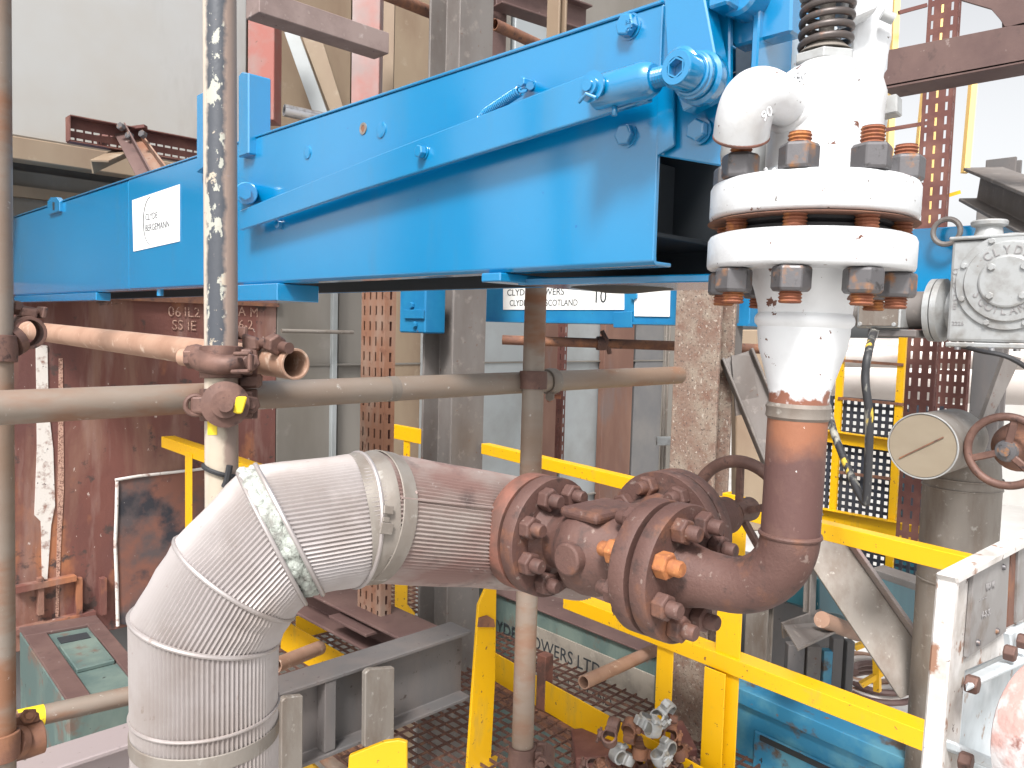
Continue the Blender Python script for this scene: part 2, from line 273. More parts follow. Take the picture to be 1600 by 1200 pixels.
def thing(name, label, cat, loc, group=None):
    o = bpy.data.objects.new(name, None); C.objects.link(o); o.empty_display_size = .05
    o.location = loc; OFF[o] = V(loc); o['label'] = label; o['category'] = cat
    if group: o['group'] = group
    return o
def tag(o, label, cat, group=None, kind=None):
    o['label'] = label; o['category'] = cat
    if group: o['group'] = group
    if kind: o['kind'] = kind
    return o
def text(body, size, o, ex, ey, name, m, parent, ext=.0006, sx=1.0, align='LEFT'):
    cu = bpy.data.curves.new(name, 'FONT'); cu.body = body; cu.size = size; cu.extrude = ext; cu.align_x = align; cu.resolution_u = 3
    t = bpy.data.objects.new(name, cu); C.objects.link(t)
    me = bpy.data.meshes.new_from_object(t.evaluated_get(bpy.context.evaluated_depsgraph_get()))
    bpy.data.objects.remove(t); bpy.data.curves.remove(cu)
    ex = V(ex).normalized(); ey = V(ey).normalized(); ez = ex.cross(ey); off = OFF[parent]
    for v in me.vertices: v.co = V(o)-off+ex*v.co.x*sx+ey*v.co.y+ez*v.co.z
    me.materials.clear(); me.materials.append(Mt[m]); r = bpy.data.objects.new(name, me); C.objects.link(r); r.parent = parent; OFF[r] = off
    return r
def ppoly(ax, val, pxs): return [hit(a, b, ax, val) for a, b in pxs]
def Ipr(h, w_, tf, tw):
    return [(-w_/2, -h/2), (w_/2, -h/2), (w_/2, -h/2+tf), (tw/2, -h/2+tf), (tw/2, h/2-tf), (w_/2, h/2-tf), (w_/2, h/2), (-w_/2, h/2), (-w_/2, h/2-tf), (-tw/2, h/2-tf), (-tw/2, -h/2+tf), (-w_/2, -h/2+tf)]
def Lpr(h, w_, t, s1=1): # corner at 0,0; leg down h, leg sideways w
    return [(0, 0), (s1*w_, 0), (s1*w_, -t), (s1*t, -t), (s1*t, -h), (0, -h)]
def Cpr(h, w_, t, s1=1):
    return [(0, -h/2), (s1*w_, -h/2), (s1*w_, -h/2+t), (s1*t, -h/2+t), (s1*t, h/2-t), (s1*w_, h/2-t), (s1*w_, h/2), (0, h/2)]
def vline(px, py, d, y0, y1):                 # vertical line through P(px,py,d) between rows y0 (top) and y1 (bottom)
    p = P(px, py, d); return along(p, Z3, py=y1), along(p, Z3, py=y0)
# ================================================================== SETTING
g = MB().bb((-400, -400, -5.2), (400, 400, -5.0)).build('ground', 'ground'); g['kind'] = 'structure'
WY = 4.3
def wallpanel(name, px0, px1, z0, z1, y, m, parent, th=.05, bev=0):
    a = hit(px0, 515, 1, y); b = hit(px1, 515, 1, y)
    return MB().bb((a.x, y, z0), (b.x, y+th, z1)).build(name, m, parent, bev=bev)
# --- boiler casing wall (plane Y = 4.3)
bw = thing('boiler_casing', 'huge clad boiler casing of pale grey panels over rusty plates, left background', 'boiler', (2.5, WY, -1.6))
zt = 7.5
a = hit(-260, 515, 1, WY); x0 = -.45
ztopL = hit(60, 330, 1, WY).z
MB().bb((x0, WY+.12, -4), (6.55, WY+.2, zt)).build('backing_sheet', 'paneldk', bw)
xr = hit(432, 515, 1, WY).x
zr = hit(100, 462, 1, WY).z
rp = MB().bb((x0, WY, -.02), (xr, WY+.11, zr)).build('rusty_plate', 'rustwall', bw, bev=.004)
MB().bb((x0, WY-.03, zr-.01), (xr+.002, WY+.1, zr+.05)).build('plate_lip', 'rust', bw)
# grey recess above the beam and pale panel above it
zl = hit(60, 225, 1, WY-.25).z
pan = MB(); a0 = hit(14, 212, 1, WY-.25); a1 = hit(330, 272, 1, WY-.25)
xs1 = hit(386, 200, 1, WY-.25).x
pan.bb((x0, WY-.25, a0.z), (xs1, WY+.1, zt)); pan.build('upper_panel', 'concwall', bw, bev=.01)
MB().bb((x0, WY-.28, a0.z-.10), (xs1+.002, WY-.18, a0.z-.003)).build('panel_lip', 'paneltan', bw, bev=.004)
MB().bb((x0, WY+.02, zr+.05), (xs1, WY+.11, a0.z-.1)).build('recess_panel', 'panelgrey', bw)
MB().bb((x0, WY-.02, hit(60, 305, 1, WY).z-.02), (xs1, WY+.02, hit(60, 305, 1, WY).z+.03)).build('recess_strip', 'paneltan', bw)
# panels further right
for (p0, p1, m, dy) in ((433, 519, 'panelgrey', 0), (529, 608, 'panelgrey', .03), (612, 664, 'paneltan', 0), (668, 752, 'panelgrey', .05), (756, 846, 'panelpale', 0), (850, 878, 'panelbrown', -.03),
                    (882, 942, 'panelpale', .02), (946, 992, 'panelbrown', -.05), (995, 1038, 'paneldk', .0), (1042, 1062, 'panelgrey', -.03)):
    q0 = hit(p0, 515, 1, WY+dy); q1 = hit(p1, 515, 1, WY+dy); z1 = 2.55 if p1 < 760 else 3.0
    MB().bb((q0.x, WY+dy, -3), (q1.x, WY+dy+.06, z1)).build('cladding_panel', m, bw, bev=.004)
for p in (524, 665):
    q = hit(p, 515, 1, WY-.03); MB().bb((q.x-.018, WY-.03, -3), (q.x+.018, WY+.1, 2.5)).build('joint_strip', 'panelpale', bw, bev=.003)
for (p0, p1, m) in ((388, 552, 'paneltan'), (556, 676, 'paneltan'), (680, 800, 'panelgrey'), (804, 900, 'panelpale'), (904, 1062, 'panelgrey')):
    q0 = hit(p0, 100, 1, WY-.12); q1 = hit(p1, 100, 1, WY-.12)
    MB().bb((q0.x, WY-.12, 2.6), (q1.x-.015, WY, zt)).build('upper_cladding', m, bw, bev=.006)
for zj in (1.35, .2):
    MB().bb((xr+.01, WY-.006, zj), (6.5, WY+.03, zj+.012)).build('sheet_joint', 'panelgrey', bw)
MB().bb((x0, WY-.256, 3.35), (xs1, WY-.2505, 3.362)).build('sheet_joint', 'paneldk', bw)
# blackened access patch with pale seal lines
pt = [hit(*c, 1, WY-.012) for c in ((183, 748), (330, 733), (330, 985), (183, 975))]
MB().prism(pt, V((0, .012, 0))).build('access_patch', 'darkpatch', bw)
MB().tube([hit(c[0], c[1], 1, WY-.016) for c in ((180, 750), (215, 744), (270, 738), (330, 731))], .008, 8).build('seal_bead', 'whiteseal', bw)
MB().tube([hit(c[0], c[1], 1, WY-.016) for c in ((183, 752), (182, 800), (180, 850), (182, 900), (184, 978))], .009, 8).build('seal_bead', 'whiteseal', bw)
# the peeled white strip
st = MB(); pl = [(56, 538), (74, 540), (76, 640), (83, 700), (86, 790), (80, 820), (74, 905), (66, 905), (64, 815), (54, 805), (58, 700), (57, 600)]
st.prism([hit(a_, b_, 1, WY-.006) for a_, b_ in pl], V((0, .006, 0))); st.build('peeling_white_strip', 'whiteseal', bw)
MB().prism([hit(a_, b_, 1, WY-.004) for a_, b_ in ((92, 560), (98, 560), (100, 760), (95, 860), (90, 1000), (86, 1000), (90, 800))], V((0, .004, 0))).build('peeling_edge', 'chalk', bw)
# raised ledges near its foot
for (pxs) in (((24, 985), (150, 955), (150, 962), (24, 994)), ((24, 918), (120, 900), (120, 908), (24, 928))):
    MB().prism([hit(a_, b_, 1, WY-.05) for a_, b_ in pxs], V((0, .05, 0))).build('casing_ledge', 'rustwall', bw)
for p in (60, 120, 158):
    MB().prism([hit(a_, b_, 1, WY-.04) for a_, b_ in ((p, 905), (p+9, 903), (p+9, 960), (p, 962))], V((0, .04, 0))).build('casing_rib', 'rustwall', bw)
ch0 = hit(262, 497, 1, WY-.004); exw = V((1, 0, 0))
def wtext(b, px, py, hpx, sx=1.0):
    q = hit(px, py, 1, WY-.004); return text(b, hpx*q.y*1.0/FPX*1.35*1.25, q, exw, Z3, 'chalk_writing', 'chalk', bw, .001, sx)
wtext('06', 262, 494, 13, .95); wtext('IL2', 287, 495, 13, .95); wtext('A', 300, 470, 11, .9); wtext('SS', 268, 515, 13, .9); wtext('IE', 292, 516, 13, .9); wtext('A', 372, 493, 13, .9); wtext('M', 390, 495, 13, .9); wtext('6-2', 372, 514, 13, .9)
# ledge pipe and strip on wall between
for (pa, pb, r) in (((440, 517), (552, 519), .012),):
    p0 = hit(*pa, 1, WY-.1); p1 = hit(*pb, 1, WY-.1); p1.z = p0.z
    tag(MB().cyl(p0, p1, r).build('conduit', 'galvclean'), 'thin pale conduit run level across the grey panels behind the open tube end', 'conduit')

# ================================================================== STEEL FRAME behind
def hcol(name, label, px, d, y0, y1, h, w_, m, along_x=True, tf=.014, tw=.01, group=None):
    a_, b_ = vline(px, 600, d, y0, y1)
    o = MB(); d_, sd, u = V((0, 0, 1)), None, None
    pr = Ipr(h, w_, tf, tw)
    o.prof(a_, b_, pr, X3 if along_x else Y3)
    return tag(o.build(name, m, bev=.003), label, 'column', group)
hcol('steel_column', 'dark and pinkish H-section column rising behind the blue beam and below it', 708, 3.7, -60, 1260, .22, .2, 'grey', False)
hcol('steel_column', 'brown column standing above the blue beam, next to the tan cladding', 732, 4.6, -60, 330, .24, .24, 'purple', False)
mc = thing('steel_column', 'mottled flaking pinkish column behind the gate valve, with a grey angle bolted to it', 'column', P(1100, 1300, 3.15))
a_, b_ = vline(1098, 600, 3.15, 330, 1260)
MB().prof(a_, b_, Ipr(.12, .205, .016, .012), X3).build('shaft', 'mottle', mc, bev=.003)
a2, b2 = vline(1157, 600, 3.2, 420, 572)
MB().prof(a2, b2, Lpr(.06, .06, .008), X3).build('angle', 'grey', mc, bev=.002)
br = thing('diagonal_brace', 'grey channel brace sloping down behind the white reducer', 'brace', P(1200, 700, 3.1))
MB().prof(P(1148, 556, 3.1), P(1255, 815, 2.95), Cpr(.13, .05, .01), V((1, -1, .2))).build('channel', 'grey', br, bev=.003)
MB().prism([P(*q, 3.05) for q in ((1143, 555), (1172, 556), (1190, 640), (1150, 650))], V((.01, .01, 0))).build('gusset', 'grey', br)
br2 = thing('diagonal_brace', 'broad grey angle brace with pinkish edge, sloping down under the yellow rail', 'brace', P(1360, 950, 2.75))
q0, q1 = P(1275, 838, 2.85), P(1437, 1075, 2.55)
dd = (q1-q0).normalized(); nn = V((-1, -1, .2)).normalized(); sdv = dd.cross(nn).normalized()
MB().box((q0+q1)/2, (q1-q0).length*1.0, .15, .012, (dd, sdv, nn)).build('web', 'galvclean', br2, bev=.002)
MB().box((q0+q1)/2-sdv*.082+nn*.03, (q1-q0).length*1.02, .012, .072, (dd, sdv, nn)).build('flange', 'pinkcol', br2, bev=.002)
# red columns and cross beam, top left
rc = thing('steel_column', 'red primed column ending above the blue beam, left of the beam cross-piece', 'column', P(415, 195, 3.9))
a_, b_ = vline(414, 100, 3.9, -60, 192)
MB().prof(a_, b_, [(-.065, -.06), (.065, -.06), (.065, .06), (-.065, .06)], V((1, 1, 0))).build('shaft', 'redcol', rc, bev=.003)
a_, b_ = vline(574, 100, 4.0, -60, 300)
tag(MB().prof(a_, b_, [(-.07, -.05), (.07, -.05), (.07, .05), (-.07, .05)], V((1, 1, 0))).build('steel_column', 'pinkcol', bev=.003), 'pinkish white column passing down behind the cross-piece to the blue beam', 'column')
cb = MB(); q0 = hit(405, 0, 1, 2.9); q1 = hit(608, 74, 1, 2.9); q1.z = q0.z
cb.prof(q0, q1, [(-.11, -.045), (0, -.045), (0, .045), (-.11, .045)], Z3)
tag(cb.build('cross_beam', 'beamgrey', bev=.003), 'brown grey channel cross-piece over the red column, its underside in shade', 'beam')
def flat(name, label, cat, pts, d, th, m, group=None, bev=.001):
    o = MB().prism([P(a_, b_, d) for a_, b_ in pts], V((th*.7, th*.7, 0))).build(name, m, bev=bev); return tag(o, label, cat, group)
flat('diagonal_brace', 'pale grey flat brace slanting between the red and pinkish columns', 'brace', [(444, 50), (466, 50), (516, 188), (496, 196)], 4.3, .02, 'panelpale')
flat('diagonal_brace', 'tan wooden coloured brace slanting beside the pale grey one', 'brace', [(470, 52), (500, 52), (537, 170), (518, 180)], 4.45, .03, 'paneltan')
flat('yellow_strip', 'faded yellow vertical strip just right of the pinkish column', 'strip', [(600, -20), (617, -20), (614, 150), (597, 152)], 4.4, .03, 'paneltan')
def tubething(p0, p1, r, m, label, name='scaffold_tube', group=None, wall=.004):
    return tag(MB().pipe(p0, p1, r, wall).build(name, m), label, 'scaffold tube' if 'scaffold' in name else 'pipe', group)
p0, p1 = P(444, 172, 3.5), P(508, 186, 3.6)
tubething(p0, p1, .027, 'chrome', 'short bright steel tube just above the blue beam near the red column', 'steel_tube')
tubething(P(596, -12, 3.4), P(684, 24, 3.8), .028, 'rust', 'rusty tube at the top edge, left of the brown column', 'scaffold_tube')
tubething(P(772, 38, 3.8), P(850, 74, 4.1), .028, 'rust', 'rusty tube at the top edge, right of the brown column', 'scaffold_tube')
hcol('steel_column', 'narrow tan post above the blue beam at the top edge', 853, 3.9, -60, 200, .06, .08, 'paneltan')
q0 = P(800, 0, 4.2); q1 = P(960, 40, 4.5)
tag(MB().prof(P(775, -14, 4.3), P(915, 34, 4.7), Ipr(.16, .12, .012, .01)).build('cross_beam', 'purple', bev=.003), 'dark brown beam behind the narrow tan post at the top edge', 'beam')
# cable tray and scrap angles, upper left
tr = thing('cable_tray', 'rusty perforated cable tray end in front of the pale panel', 'cable tray', P(105, 215, 3.6))
yy = 3.45
t0 = hit(104, 184, 1, yy); t1 = hit(345, 232, 1, yy); t1.z = t0.z; bot = hit(104, 222, 1, yy).z
MB().perf(V((t0.x, yy, bot)), V((t1.x-t0.x, 0, 0)), V((0, 0, t0.z-bot)), 20, .034, .024, .009).build('tray_web', 'perfdk', tr, sol=.003)
MB().bb((t0.x, yy-.05, t0.z), (t1.x, yy, t0.z+.004)).build('tray_flange', 'perfdk', tr)
MB().bb((t0.x, yy-.05, bot-.004), (t1.x, yy, bot)).build('tray_flange', 'perfdk', tr)
MB().bb((t0.x-.004, yy-.05, bot), (t0.x, yy, t0.z)).build('tray_end', 'perfdk', tr)
sb = thing('angle_scrap', 'tangle of rusty angles and straps hung on the cable tray', 'angle iron', P(205, 220, 3.1))
MB().prof(P(140, 250, 3.0), P(196, 226, 3.3), Lpr(.05, .07, .006), Z3).build('angle', 'paneltan', sb)
MB().prof(P(150, 212, 3.2), P(186, 200, 3.5), Lpr(.05, .06, .006), Z3).build('angle', 'perfdk', sb)
MB().prof(P(200, 208, 3.2), P(242, 285, 2.9), Lpr(.05, .045, .006), V((1, 0, .5))).build('angle', 'purple', sb)
MB().prof(P(222, 218, 3.25), P(268, 280, 3.0), Lpr(.045, .04, .006), V((1, 0, .5))).build('angle', 'perf', sb)
MB().bar(P(182, 204, 3.2), P(228, 198, 3.2), .03, .012).build('strap', 'perfdk', sb)
for q in ((192, 200), (205, 214), (226, 212)): MB().hexn(P(*q, 3.12), V((-1, -.5, .3)), .016, .02).build('nut', 'nut', sb)
# perforated upright, middle
pc = thing('perforated_upright', 'rusty slotted steel upright standing on the cross beam, mid photo', 'upright', P(598, 990, 2.9))
pa, pb = vline(599, 700, 2.95, 380, 975)
Hh = pb.z-pa.z; wL = .155; wS = .045
def upright(root, corner, z0, z1, wl, ws, mm, cols=4):
    h = V((0, 0, z1-z0)); c0 = V((corner.x, corner.y, z0))
    MB().perf(c0, Y3*wl, h, cols, .058, .010, .034).build('slotted_web', mm, root, sol=.003)
    if mm == 'perf': MB().bb((c0.x+.03, c0.y+.006, z0), (c0.x+.034, c0.y+wl-.006, z1)).build('slot_shade_backing', 'perfdk', root)  # dark strip added behind the slots so they read as shaded holes
    MB().perf(c0+V((.0016, 0, 0)), X3*ws, h, 1, .058, .011, .034).build('slotted_flange', mm, root, sol=.003)
    MB().perf(c0+Y3*wl+V((.0016, 0, 0)), X3*ws, h, 1, .058, .011, .034).build('slotted_flange', mm, root, sol=.003)
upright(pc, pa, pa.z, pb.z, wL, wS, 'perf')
MB().bb((pa.x-.10, pa.y-.05, pa.z-.012), (pa.x+.14, pa.y+wL+.05, pa.z)).build('base_plate', 'purple', pc, bev=.002)
pc2 = thing('perforated_upright', 'lower length of rusty slotted upright seen beneath the cross beam', 'upright', P(598, 1200, 2.9))
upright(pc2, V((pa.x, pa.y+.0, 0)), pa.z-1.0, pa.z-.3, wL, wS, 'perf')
# dark-rust perforated uprights on the right
for (px, d, y0, y1, wl, cols, lab) in ((1486, 3.3, -60, 860, .115, 3, 'dark rusty slotted upright, the long one beside the pale yellow strips at right'), (1530, 3.9, 380, 655, .14, 4, 'dark rusty slotted upright under the silver gearbox')):
    r_ = thing('perforated_upright', lab, 'upright', P(px, y1, d)); a_, b_ = vline(px-8 if px < 1500 else px, 300, d, y0, y1)
    upright(r_, a_, a_.z, b_.z, wl, .04, 'perfdk', cols)
r_ = thing('perforated_upright', 'slim dark chain-like slotted strip between tan column and pale blue panel', 'upright', P(875, 730, 5))
a_, b_ = vline(879, 600, 5.0, 480, 735); upright(r_, a_, a_.z, b_.z, .05, .03, 'perfdk', 1)

# ================================================================== main cross beam low in front
zb = hit(740, 985, 1, hit(740, 985, 2, .5).y).z
bm_ = thing('cross_beam', 'long grey I-beam crossing low behind the lagged pipe', 'beam', (1, 1.8, .25))
q1 = hit(738, 985, 2, .5); q0 = hit(-160, 1235, 2, .5)
yb = q1.y
hB = .26
xa_, xb_ = hit(330, 1090, 2, .5).x, hit(200, 1110, 2, .5).x
Mt['ibeam'] = mat('dusty_grey_beam', (.115, .11, .11), .6, .1, [dict(c=(.17, .145, .135), s=5, lo=.4, hi=.7, st=(1, 1, .3)), dict(c=(.30, .25, .25), g=((1, 0, 0), xa_, xb_, .2), gs=6), dict(c=(.06, .045, .04), s=40, lo=.64, hi=.72)], (60, .3, .0015))
MB().prof(V((q0.x-.2, yb+.06, .5-hB/2)), V((q1.x, yb+.06, .5-hB/2)), Ipr(hB, .12, .014, .012)).build('beam_section', 'ibeam', bm_, bev=.003)
for p in (510,): 
    q = hit(p, 1100, 1, yb+.03); MB().bb((q.x-.02, yb+.005, .5-hB+.016), (q.x+.02, yb+.052, .484)).build('stiffener', 'greydk', bm_, bev=.002)
MB().prof(V((pa.x+.02, yb+.12, .44)), V((pa.x+.02, yb+1.3, .44)), Ipr(.12, .18, .012, .01)).build('side_beam', 'purple', bm_, bev=.003)
for (px0, px1, y0, y1, lab) in ((571, 617, 1046, 1168, 'grey weathered flat plate standing against the cross beam'), (440, 474, 1090, 1240, 'grey weathered flat plate close to the lagged pipe')):
    yp = yb-.06; A = [(px0, y0+6), (px0+6, y0), (px1, y0-3), (px1-1, y1), (px0-1, y1)]
    tag(MB().prism([hit(a_, b_, 1, yp) for a_, b_ in A], V((0, .022, 0))).build('upright_plate', 'galvclean', bev=.003), lab, 'steel plate')
# platform gratings
def grating(name, label, poly, z, pitch=.035, cross=.10, m='grating', th=.004, h=.025):
    o = MB(); xs = [p[0] for p in poly]; ys = [p[1] for p in poly]; x0, x1, y0, y1 = min(xs), max(xs), min(ys), max(ys)
    x = x0
    while x < x1: o.bb((x, y0, z-h), (x+th, y1, z)); x += pitch
    y = y0
    while y < y1: o.bb((x0, y, z-.008), (x1, y+.005, z+.001)); y += cross
    for (a_, b_) in (((x0, y0), (x1, y0)), ((x0, y1), (x1, y1))): o.bb((a_[0], a_[1]-.004, z-h), (b_[0], b_[1]+.004, z+.004))
    return tag(o.build(name, m), label, 'walkway')
F1 = hit(760, 1195, 2, 0.0); 
gx0, gy0 = 1.15, 1.2
grating('walkway_grating', 'rusty open grating of the walkway below the yellow toe boards', [(1.55, 1.35), (3.2, 4.25)], 0.0, .046, .06, h=.012)
# ---------------------------------------------------------------- yellow guard rails
guards = thing('guard_rail', 'yellow angle guard rail with posts running from mid photo to the lower right', 'guard rail', hit(1130, 1190, 2, 0.2))
def rail(root, name, pA, pB, z, legh, legw, t=.006, s1=-1):
    a_ = hit(pA[0], pA[1], 2, z); b_ = hit(pB[0], pB[1], 2, z)
    return MB().prof(a_, b_, Lpr(legh, legw, t, s1), Z3).build(name, 'yellow', root, bev=.0015), a_, b_
ZT, ZM = 1.07, .5
_, ra, rb = rail(guards, 'top_rail', (752, 693), (1560, 882), ZT, .048, .045)
_, rc_, rd = rail(guards, 'mid_rail', (880, 929), (1480, 1157), ZM, .058, .078)
# posts: vertical angle standing inside the rails
def atx(a_, b_, px):                        # point on segment seen at column px
    return along(a_, (b_-a_).normalized(), px=px)
dirg = (rd-rc_).normalized(); nrm = V((dirg.y, -dirg.x, 0)); nrm = nrm if nrm.dot(X3) > 0 else -nrm
for (px, wpx, top, z0) in ((1133, 42, ZT-.01, -.3), (1037, 30, ZM-.055, -.15)):
    q = atx(rc_, rd, px); dq = proj(q)[2]; w_ = S(wpx, dq)*1.05
    q = q+nrm*.012
    MB().prof(V((q.x, q.y, z0)), V((q.x, q.y, top)), [(-w_/2, 0), (w_/2, 0), (w_/2, -.006), (-w_/2+.006, -.006), (-w_/2+.006, -.05), (-w_/2, -.05)], -nrm).build('post', 'yellow', guards, bev=.0015)
q = atx(rc_, rd, 1123); w_ = .085
q = q - nrm*.02
MB().prof(V((q.x, q.y, -.6)), V((q.x, q.y, ZM-.055)), [(-w_/2, 0), (w_/2, 0), (w_/2, -.006), (-w_/2, -.006)], -nrm).build('post', 'yellow', guards, bev=.0015)
# toe board
tb0 = hit(820, 1045, 2, .13); tb1 = hit(1010, 1150, 2, .13)
tbd = (tb1-tb0)
tag(MB().prof(tb0-tbd*.35, tb1+tbd*.9, [(0, 0), (0, -.13), (.006, -.13), (.006, 0)], Z3).build('toe_board', 'yellow', bev=.001), 'yellow toe board along the grating edge under the teal name board', 'toe board')
tag(MB().prof(tb0-tbd*.35-V((0.03, 0, .13)), tb1+tbd*.9-V((.03, 0, .13)), [(0, 0), (-.06, 0), (-.06, -.07), (0, -.07)], Z3).build('edge_beam', 'rust', bev=.002), 'rusty beam edge carrying the grating below the yellow toe board', 'beam')
# left guard pieces
gl = thing('guard_rail', 'short yellow guard rail end with one post behind the painted scaffold pole', 'guard rail', P(295, 830, 3.2))
r1, la, lb = rail(gl, 'top_rail', (252, 682), (430, 742), 1.07, .05, .06)
q = atx(la, lb, 296); dg = (lb-la).normalized(); n2 = V((dg.y, -dg.x, 0))
MB().prof(V((q.x, q.y, -.1)), V((q.x, q.y, 1.04)), [(-.036, 0), (.036, 0), (.036, -.006), (-.036, -.006)], -n2).build('post', 'yellow', gl, bev=.0015)
tag(MB().prof(hit(441, 966, 2, .15), hit(538, 1022, 2, .15), [(0, 0), (0, -.15), (.008, -.15), (.008, 0)], Z3).build('toe_board', 'yellow', bev=.001), 'bright yellow toe board end slanting beside the lagged pipe', 'toe board')
tag(MB().prof(hit(462, 963, 2, .12), hit(560, 940, 2, .12), [(0, 0), (0, -.12), (.008, -.12), (.008, 0)], Z3).build('toe_board', 'yellow', bev=.001), 'shaded yellow toe board left of the slotted upright', 'toe board')
tr_ = thing('guard_rail', 'small yellow rail end with stub post behind the slotted upright', 'guard rail', P(632, 715, 4.0))
_, ta, tb_ = rail(tr_, 'top_rail', (611, 663), (659, 672), 1.07, .075, .03)
q = atx(ta, tb_, 634); MB().bar(V((q.x+.01, q.y, 0.05)), V((q.x+.01, q.y, 1.02)), .05, .008, X3).build('post', 'yellow', tr_, bev=.001)
kb = thing('toe_board', 'yellow toe board corner to the right of the slotted upright, low down', 'toe board', P(632, 985, 3.8))
MB().prism([P(a_, b_, 3.75) for a_, b_ in ((617, 905), (636, 905), (636, 945), (648, 958), (648, 992), (617, 966))], V((.006, .006, 0))).build('board', 'yellow', kb)
# big yellow post in front of beam end
yp = thing('guard_post', 'tall yellow flat post with cut corner in front of the cross beam end', 'post', P(755, 1190, 1.95))
A = [(748, 945), (760, 918), (776, 918), (774, 1060), (764, 1250), (727, 1250), (740, 1060)]
dq = 2.75
MB().prism([hit(a_, b_, 1, yb-.03) for a_, b_ in A], V((0, .012, 0))).build('post_plate', 'yellow', yp, bev=.0015)
MB().prism([hit(a_, b_, 1, yb-.038) for a_, b_ in ((750, 966), (762, 962), (772, 968), (774, 980), (748, 980))], V((0, .008, 0))).build('rust_bracket', 'rust', yp)
MB().prism([hit(a_, b_, 1, yb+.02) for a_, b_ in ((762, 1168), (778, 1180), (772, 1215), (756, 1215))], V((0, .01, 0))).build('foot_plate', 'yellow', yp)
pl_ = [(545, 1182), (600, 1160), (622, 1157), (636, 1160), (636, 1260), (540, 1260)]
tag(MB().prism([P(a_, b_, 1.9) for a_, b_ in pl_], V((.01, .01, 0))).build('guard_plate', 'yellow', bev=.002), 'bright yellow plate with rounded top at the bottom edge', 'plate')
tag(MB().prism([P(a_, b_, 2.6) for a_, b_ in ((470, 1178), (500, 1205), (500, 1260), (466, 1260))], V((.01, .01, 0))).build('guard_plate', 'yellow', bev=.002), 'small shaded yellow plate at the bottom edge beside the lagged pipe', 'plate')
for i, (a_, b_) in enumerate((((480, 1150), (560, 1230)), ((510, 1140), (590, 1220)))):
    tag(MB().cyl(hit(*a_, 2, -.15), hit(*b_, 2, -.15), .035).build('pipe', 'galv'), ['pale pipe under the grating nearest the lagged pipe', 'pale pipe under the grating next to the slotted upright foot'][i], 'pipe')
tubething(P(430, 1040, 3.1), P(500, 1012, 3.4), .03, 'tubepink', 'short tan tube behind the bright yellow toe board end', 'steel_tube')
q = V((P(848, 1100, 3.3)))
tag(MB().bar(along(P(851, 1065, 3.35), Z3, py=1112), along(P(851, 1065, 3.35), Z3, py=1022), .05, .05, X3).build('stub_post', 'rustsal', bev=.002), 'short red-brown square stub post on the grating before the teal name board', 'post')
# ---------------------------------------------------------------- teal casings beyond the fence
tc = thing('teal_casing', 'old teal casing with beige name board behind the yellow fence', 'machine casing', hit(900, 1100, 2, -.3))
dT = (tb1-tb0).normalized(); nT = V((dT.y, -dT.x, 0)); nT = nT if nT.dot(X3) > 0 else -nT
z1 = .2
fa = hit(838, 950, 2, z1); fb = hit(1024, 1024, 2, z1)
dT = (fb-fa).normalized(); nT = V((dT.y, -dT.x, 0)); nT = nT if nT.dot(X3) > 0 else -nT
fa2 = fa-dT*.9; L = (fb-fa2).length
def tbox(a_, z0_, z1_, L_, dep, nudge=0): return MB().prism([V((a_.x, a_.y, z0_))+nT*nudge, V((a_.x, a_.y, z0_))+dT*L_+nT*nudge, V((a_.x, a_.y, z1_))+dT*L_+nT*nudge, V((a_.x, a_.y, z1_))+nT*nudge], nT*dep)
tbox(fa2, -1.0, z1, L, .45).build('casing', 'teal', tc, bev=.006)
tbox(fa2, z1-.002, z1+.006, L+.01, .49, -.02).build('lid', 'purple', tc, bev=.002)
bd = fa+dT*-.12
tbox(V((bd.x, bd.y, 0)), -.17, .11, .87, .008, -.009).build('name_board', 'signold', tc, bev=.001)
o_ = V((bd.x, bd.y, -.005))-nT*.0095
text('CLYDE BLOWERS LTD', .092, o_+dT*-.27, dT, Z3, 'lettering', 'ink', tc, .0008, .92)
text('CLYDEBANK SCOTLAND', .065, o_+dT*-.02-V((0, 0, .115)), dT, Z3, 'lettering', 'ink', tc, .0008, .9)
# loose tube resting
tubething(P(912, 1066, 2.75), P(1032, 1012, 3.15), .024, 'tubepink', 'loose rusty tube end poking across the teal name board', 'scaffold_tube')
# blue cabinet lower right
bc = thing('blue_cabinet', 'grimy light blue metal cabinet with slotted door, bottom right below the yellow rail', 'cabinet', hit(1300, 1190, 2, .1))
off = rc_.z
cz = .25
ca = hit(1148, 1072, 2, cz); cb_ = hit(1480, 1214, 2, cz); dC = (cb_-ca).normalized(); nC = V((dC.y, -dC.x, 0)); nC = nC if nC.dot(X3) > 0 else -nC
def cbox(u0, u1, z0_, z1_, n0, n1): 
    return MB().prism([V((ca.x, ca.y, z0_))+dC*u0+nC*n0, V((ca.x, ca.y, z0_))+dC*u1+nC*n0, V((ca.x, ca.y, z1_))+dC*u1+nC*n0, V((ca.x, ca.y, z1_))+dC*u0+nC*n0], nC*(n1-n0))
Lc = (cb_-ca).length
cbox(-.1, Lc+.3, -.8, cz, 0, .12).build('body', 'skyblue', bc, bev=.006)
cbox(-.12, Lc+.3, cz-.05, cz+.01, -.02, .13).build('top_rim', 'skyblue', bc, bev=.003)
cbox(.10, .62, -.75, cz-.13, -.014, -.001).build('door', 'skyblue', bc, bev=.006)
cbox(.13, .50, cz-.155, cz-.135, -.018, -.013).build('handle_slot', 'ink', bc)
text('4', .03, V((ca.x, ca.y, cz-.24))+dC*.13-nC*.015, dC, Z3, 'lettering', 'ink', bc, .0006)
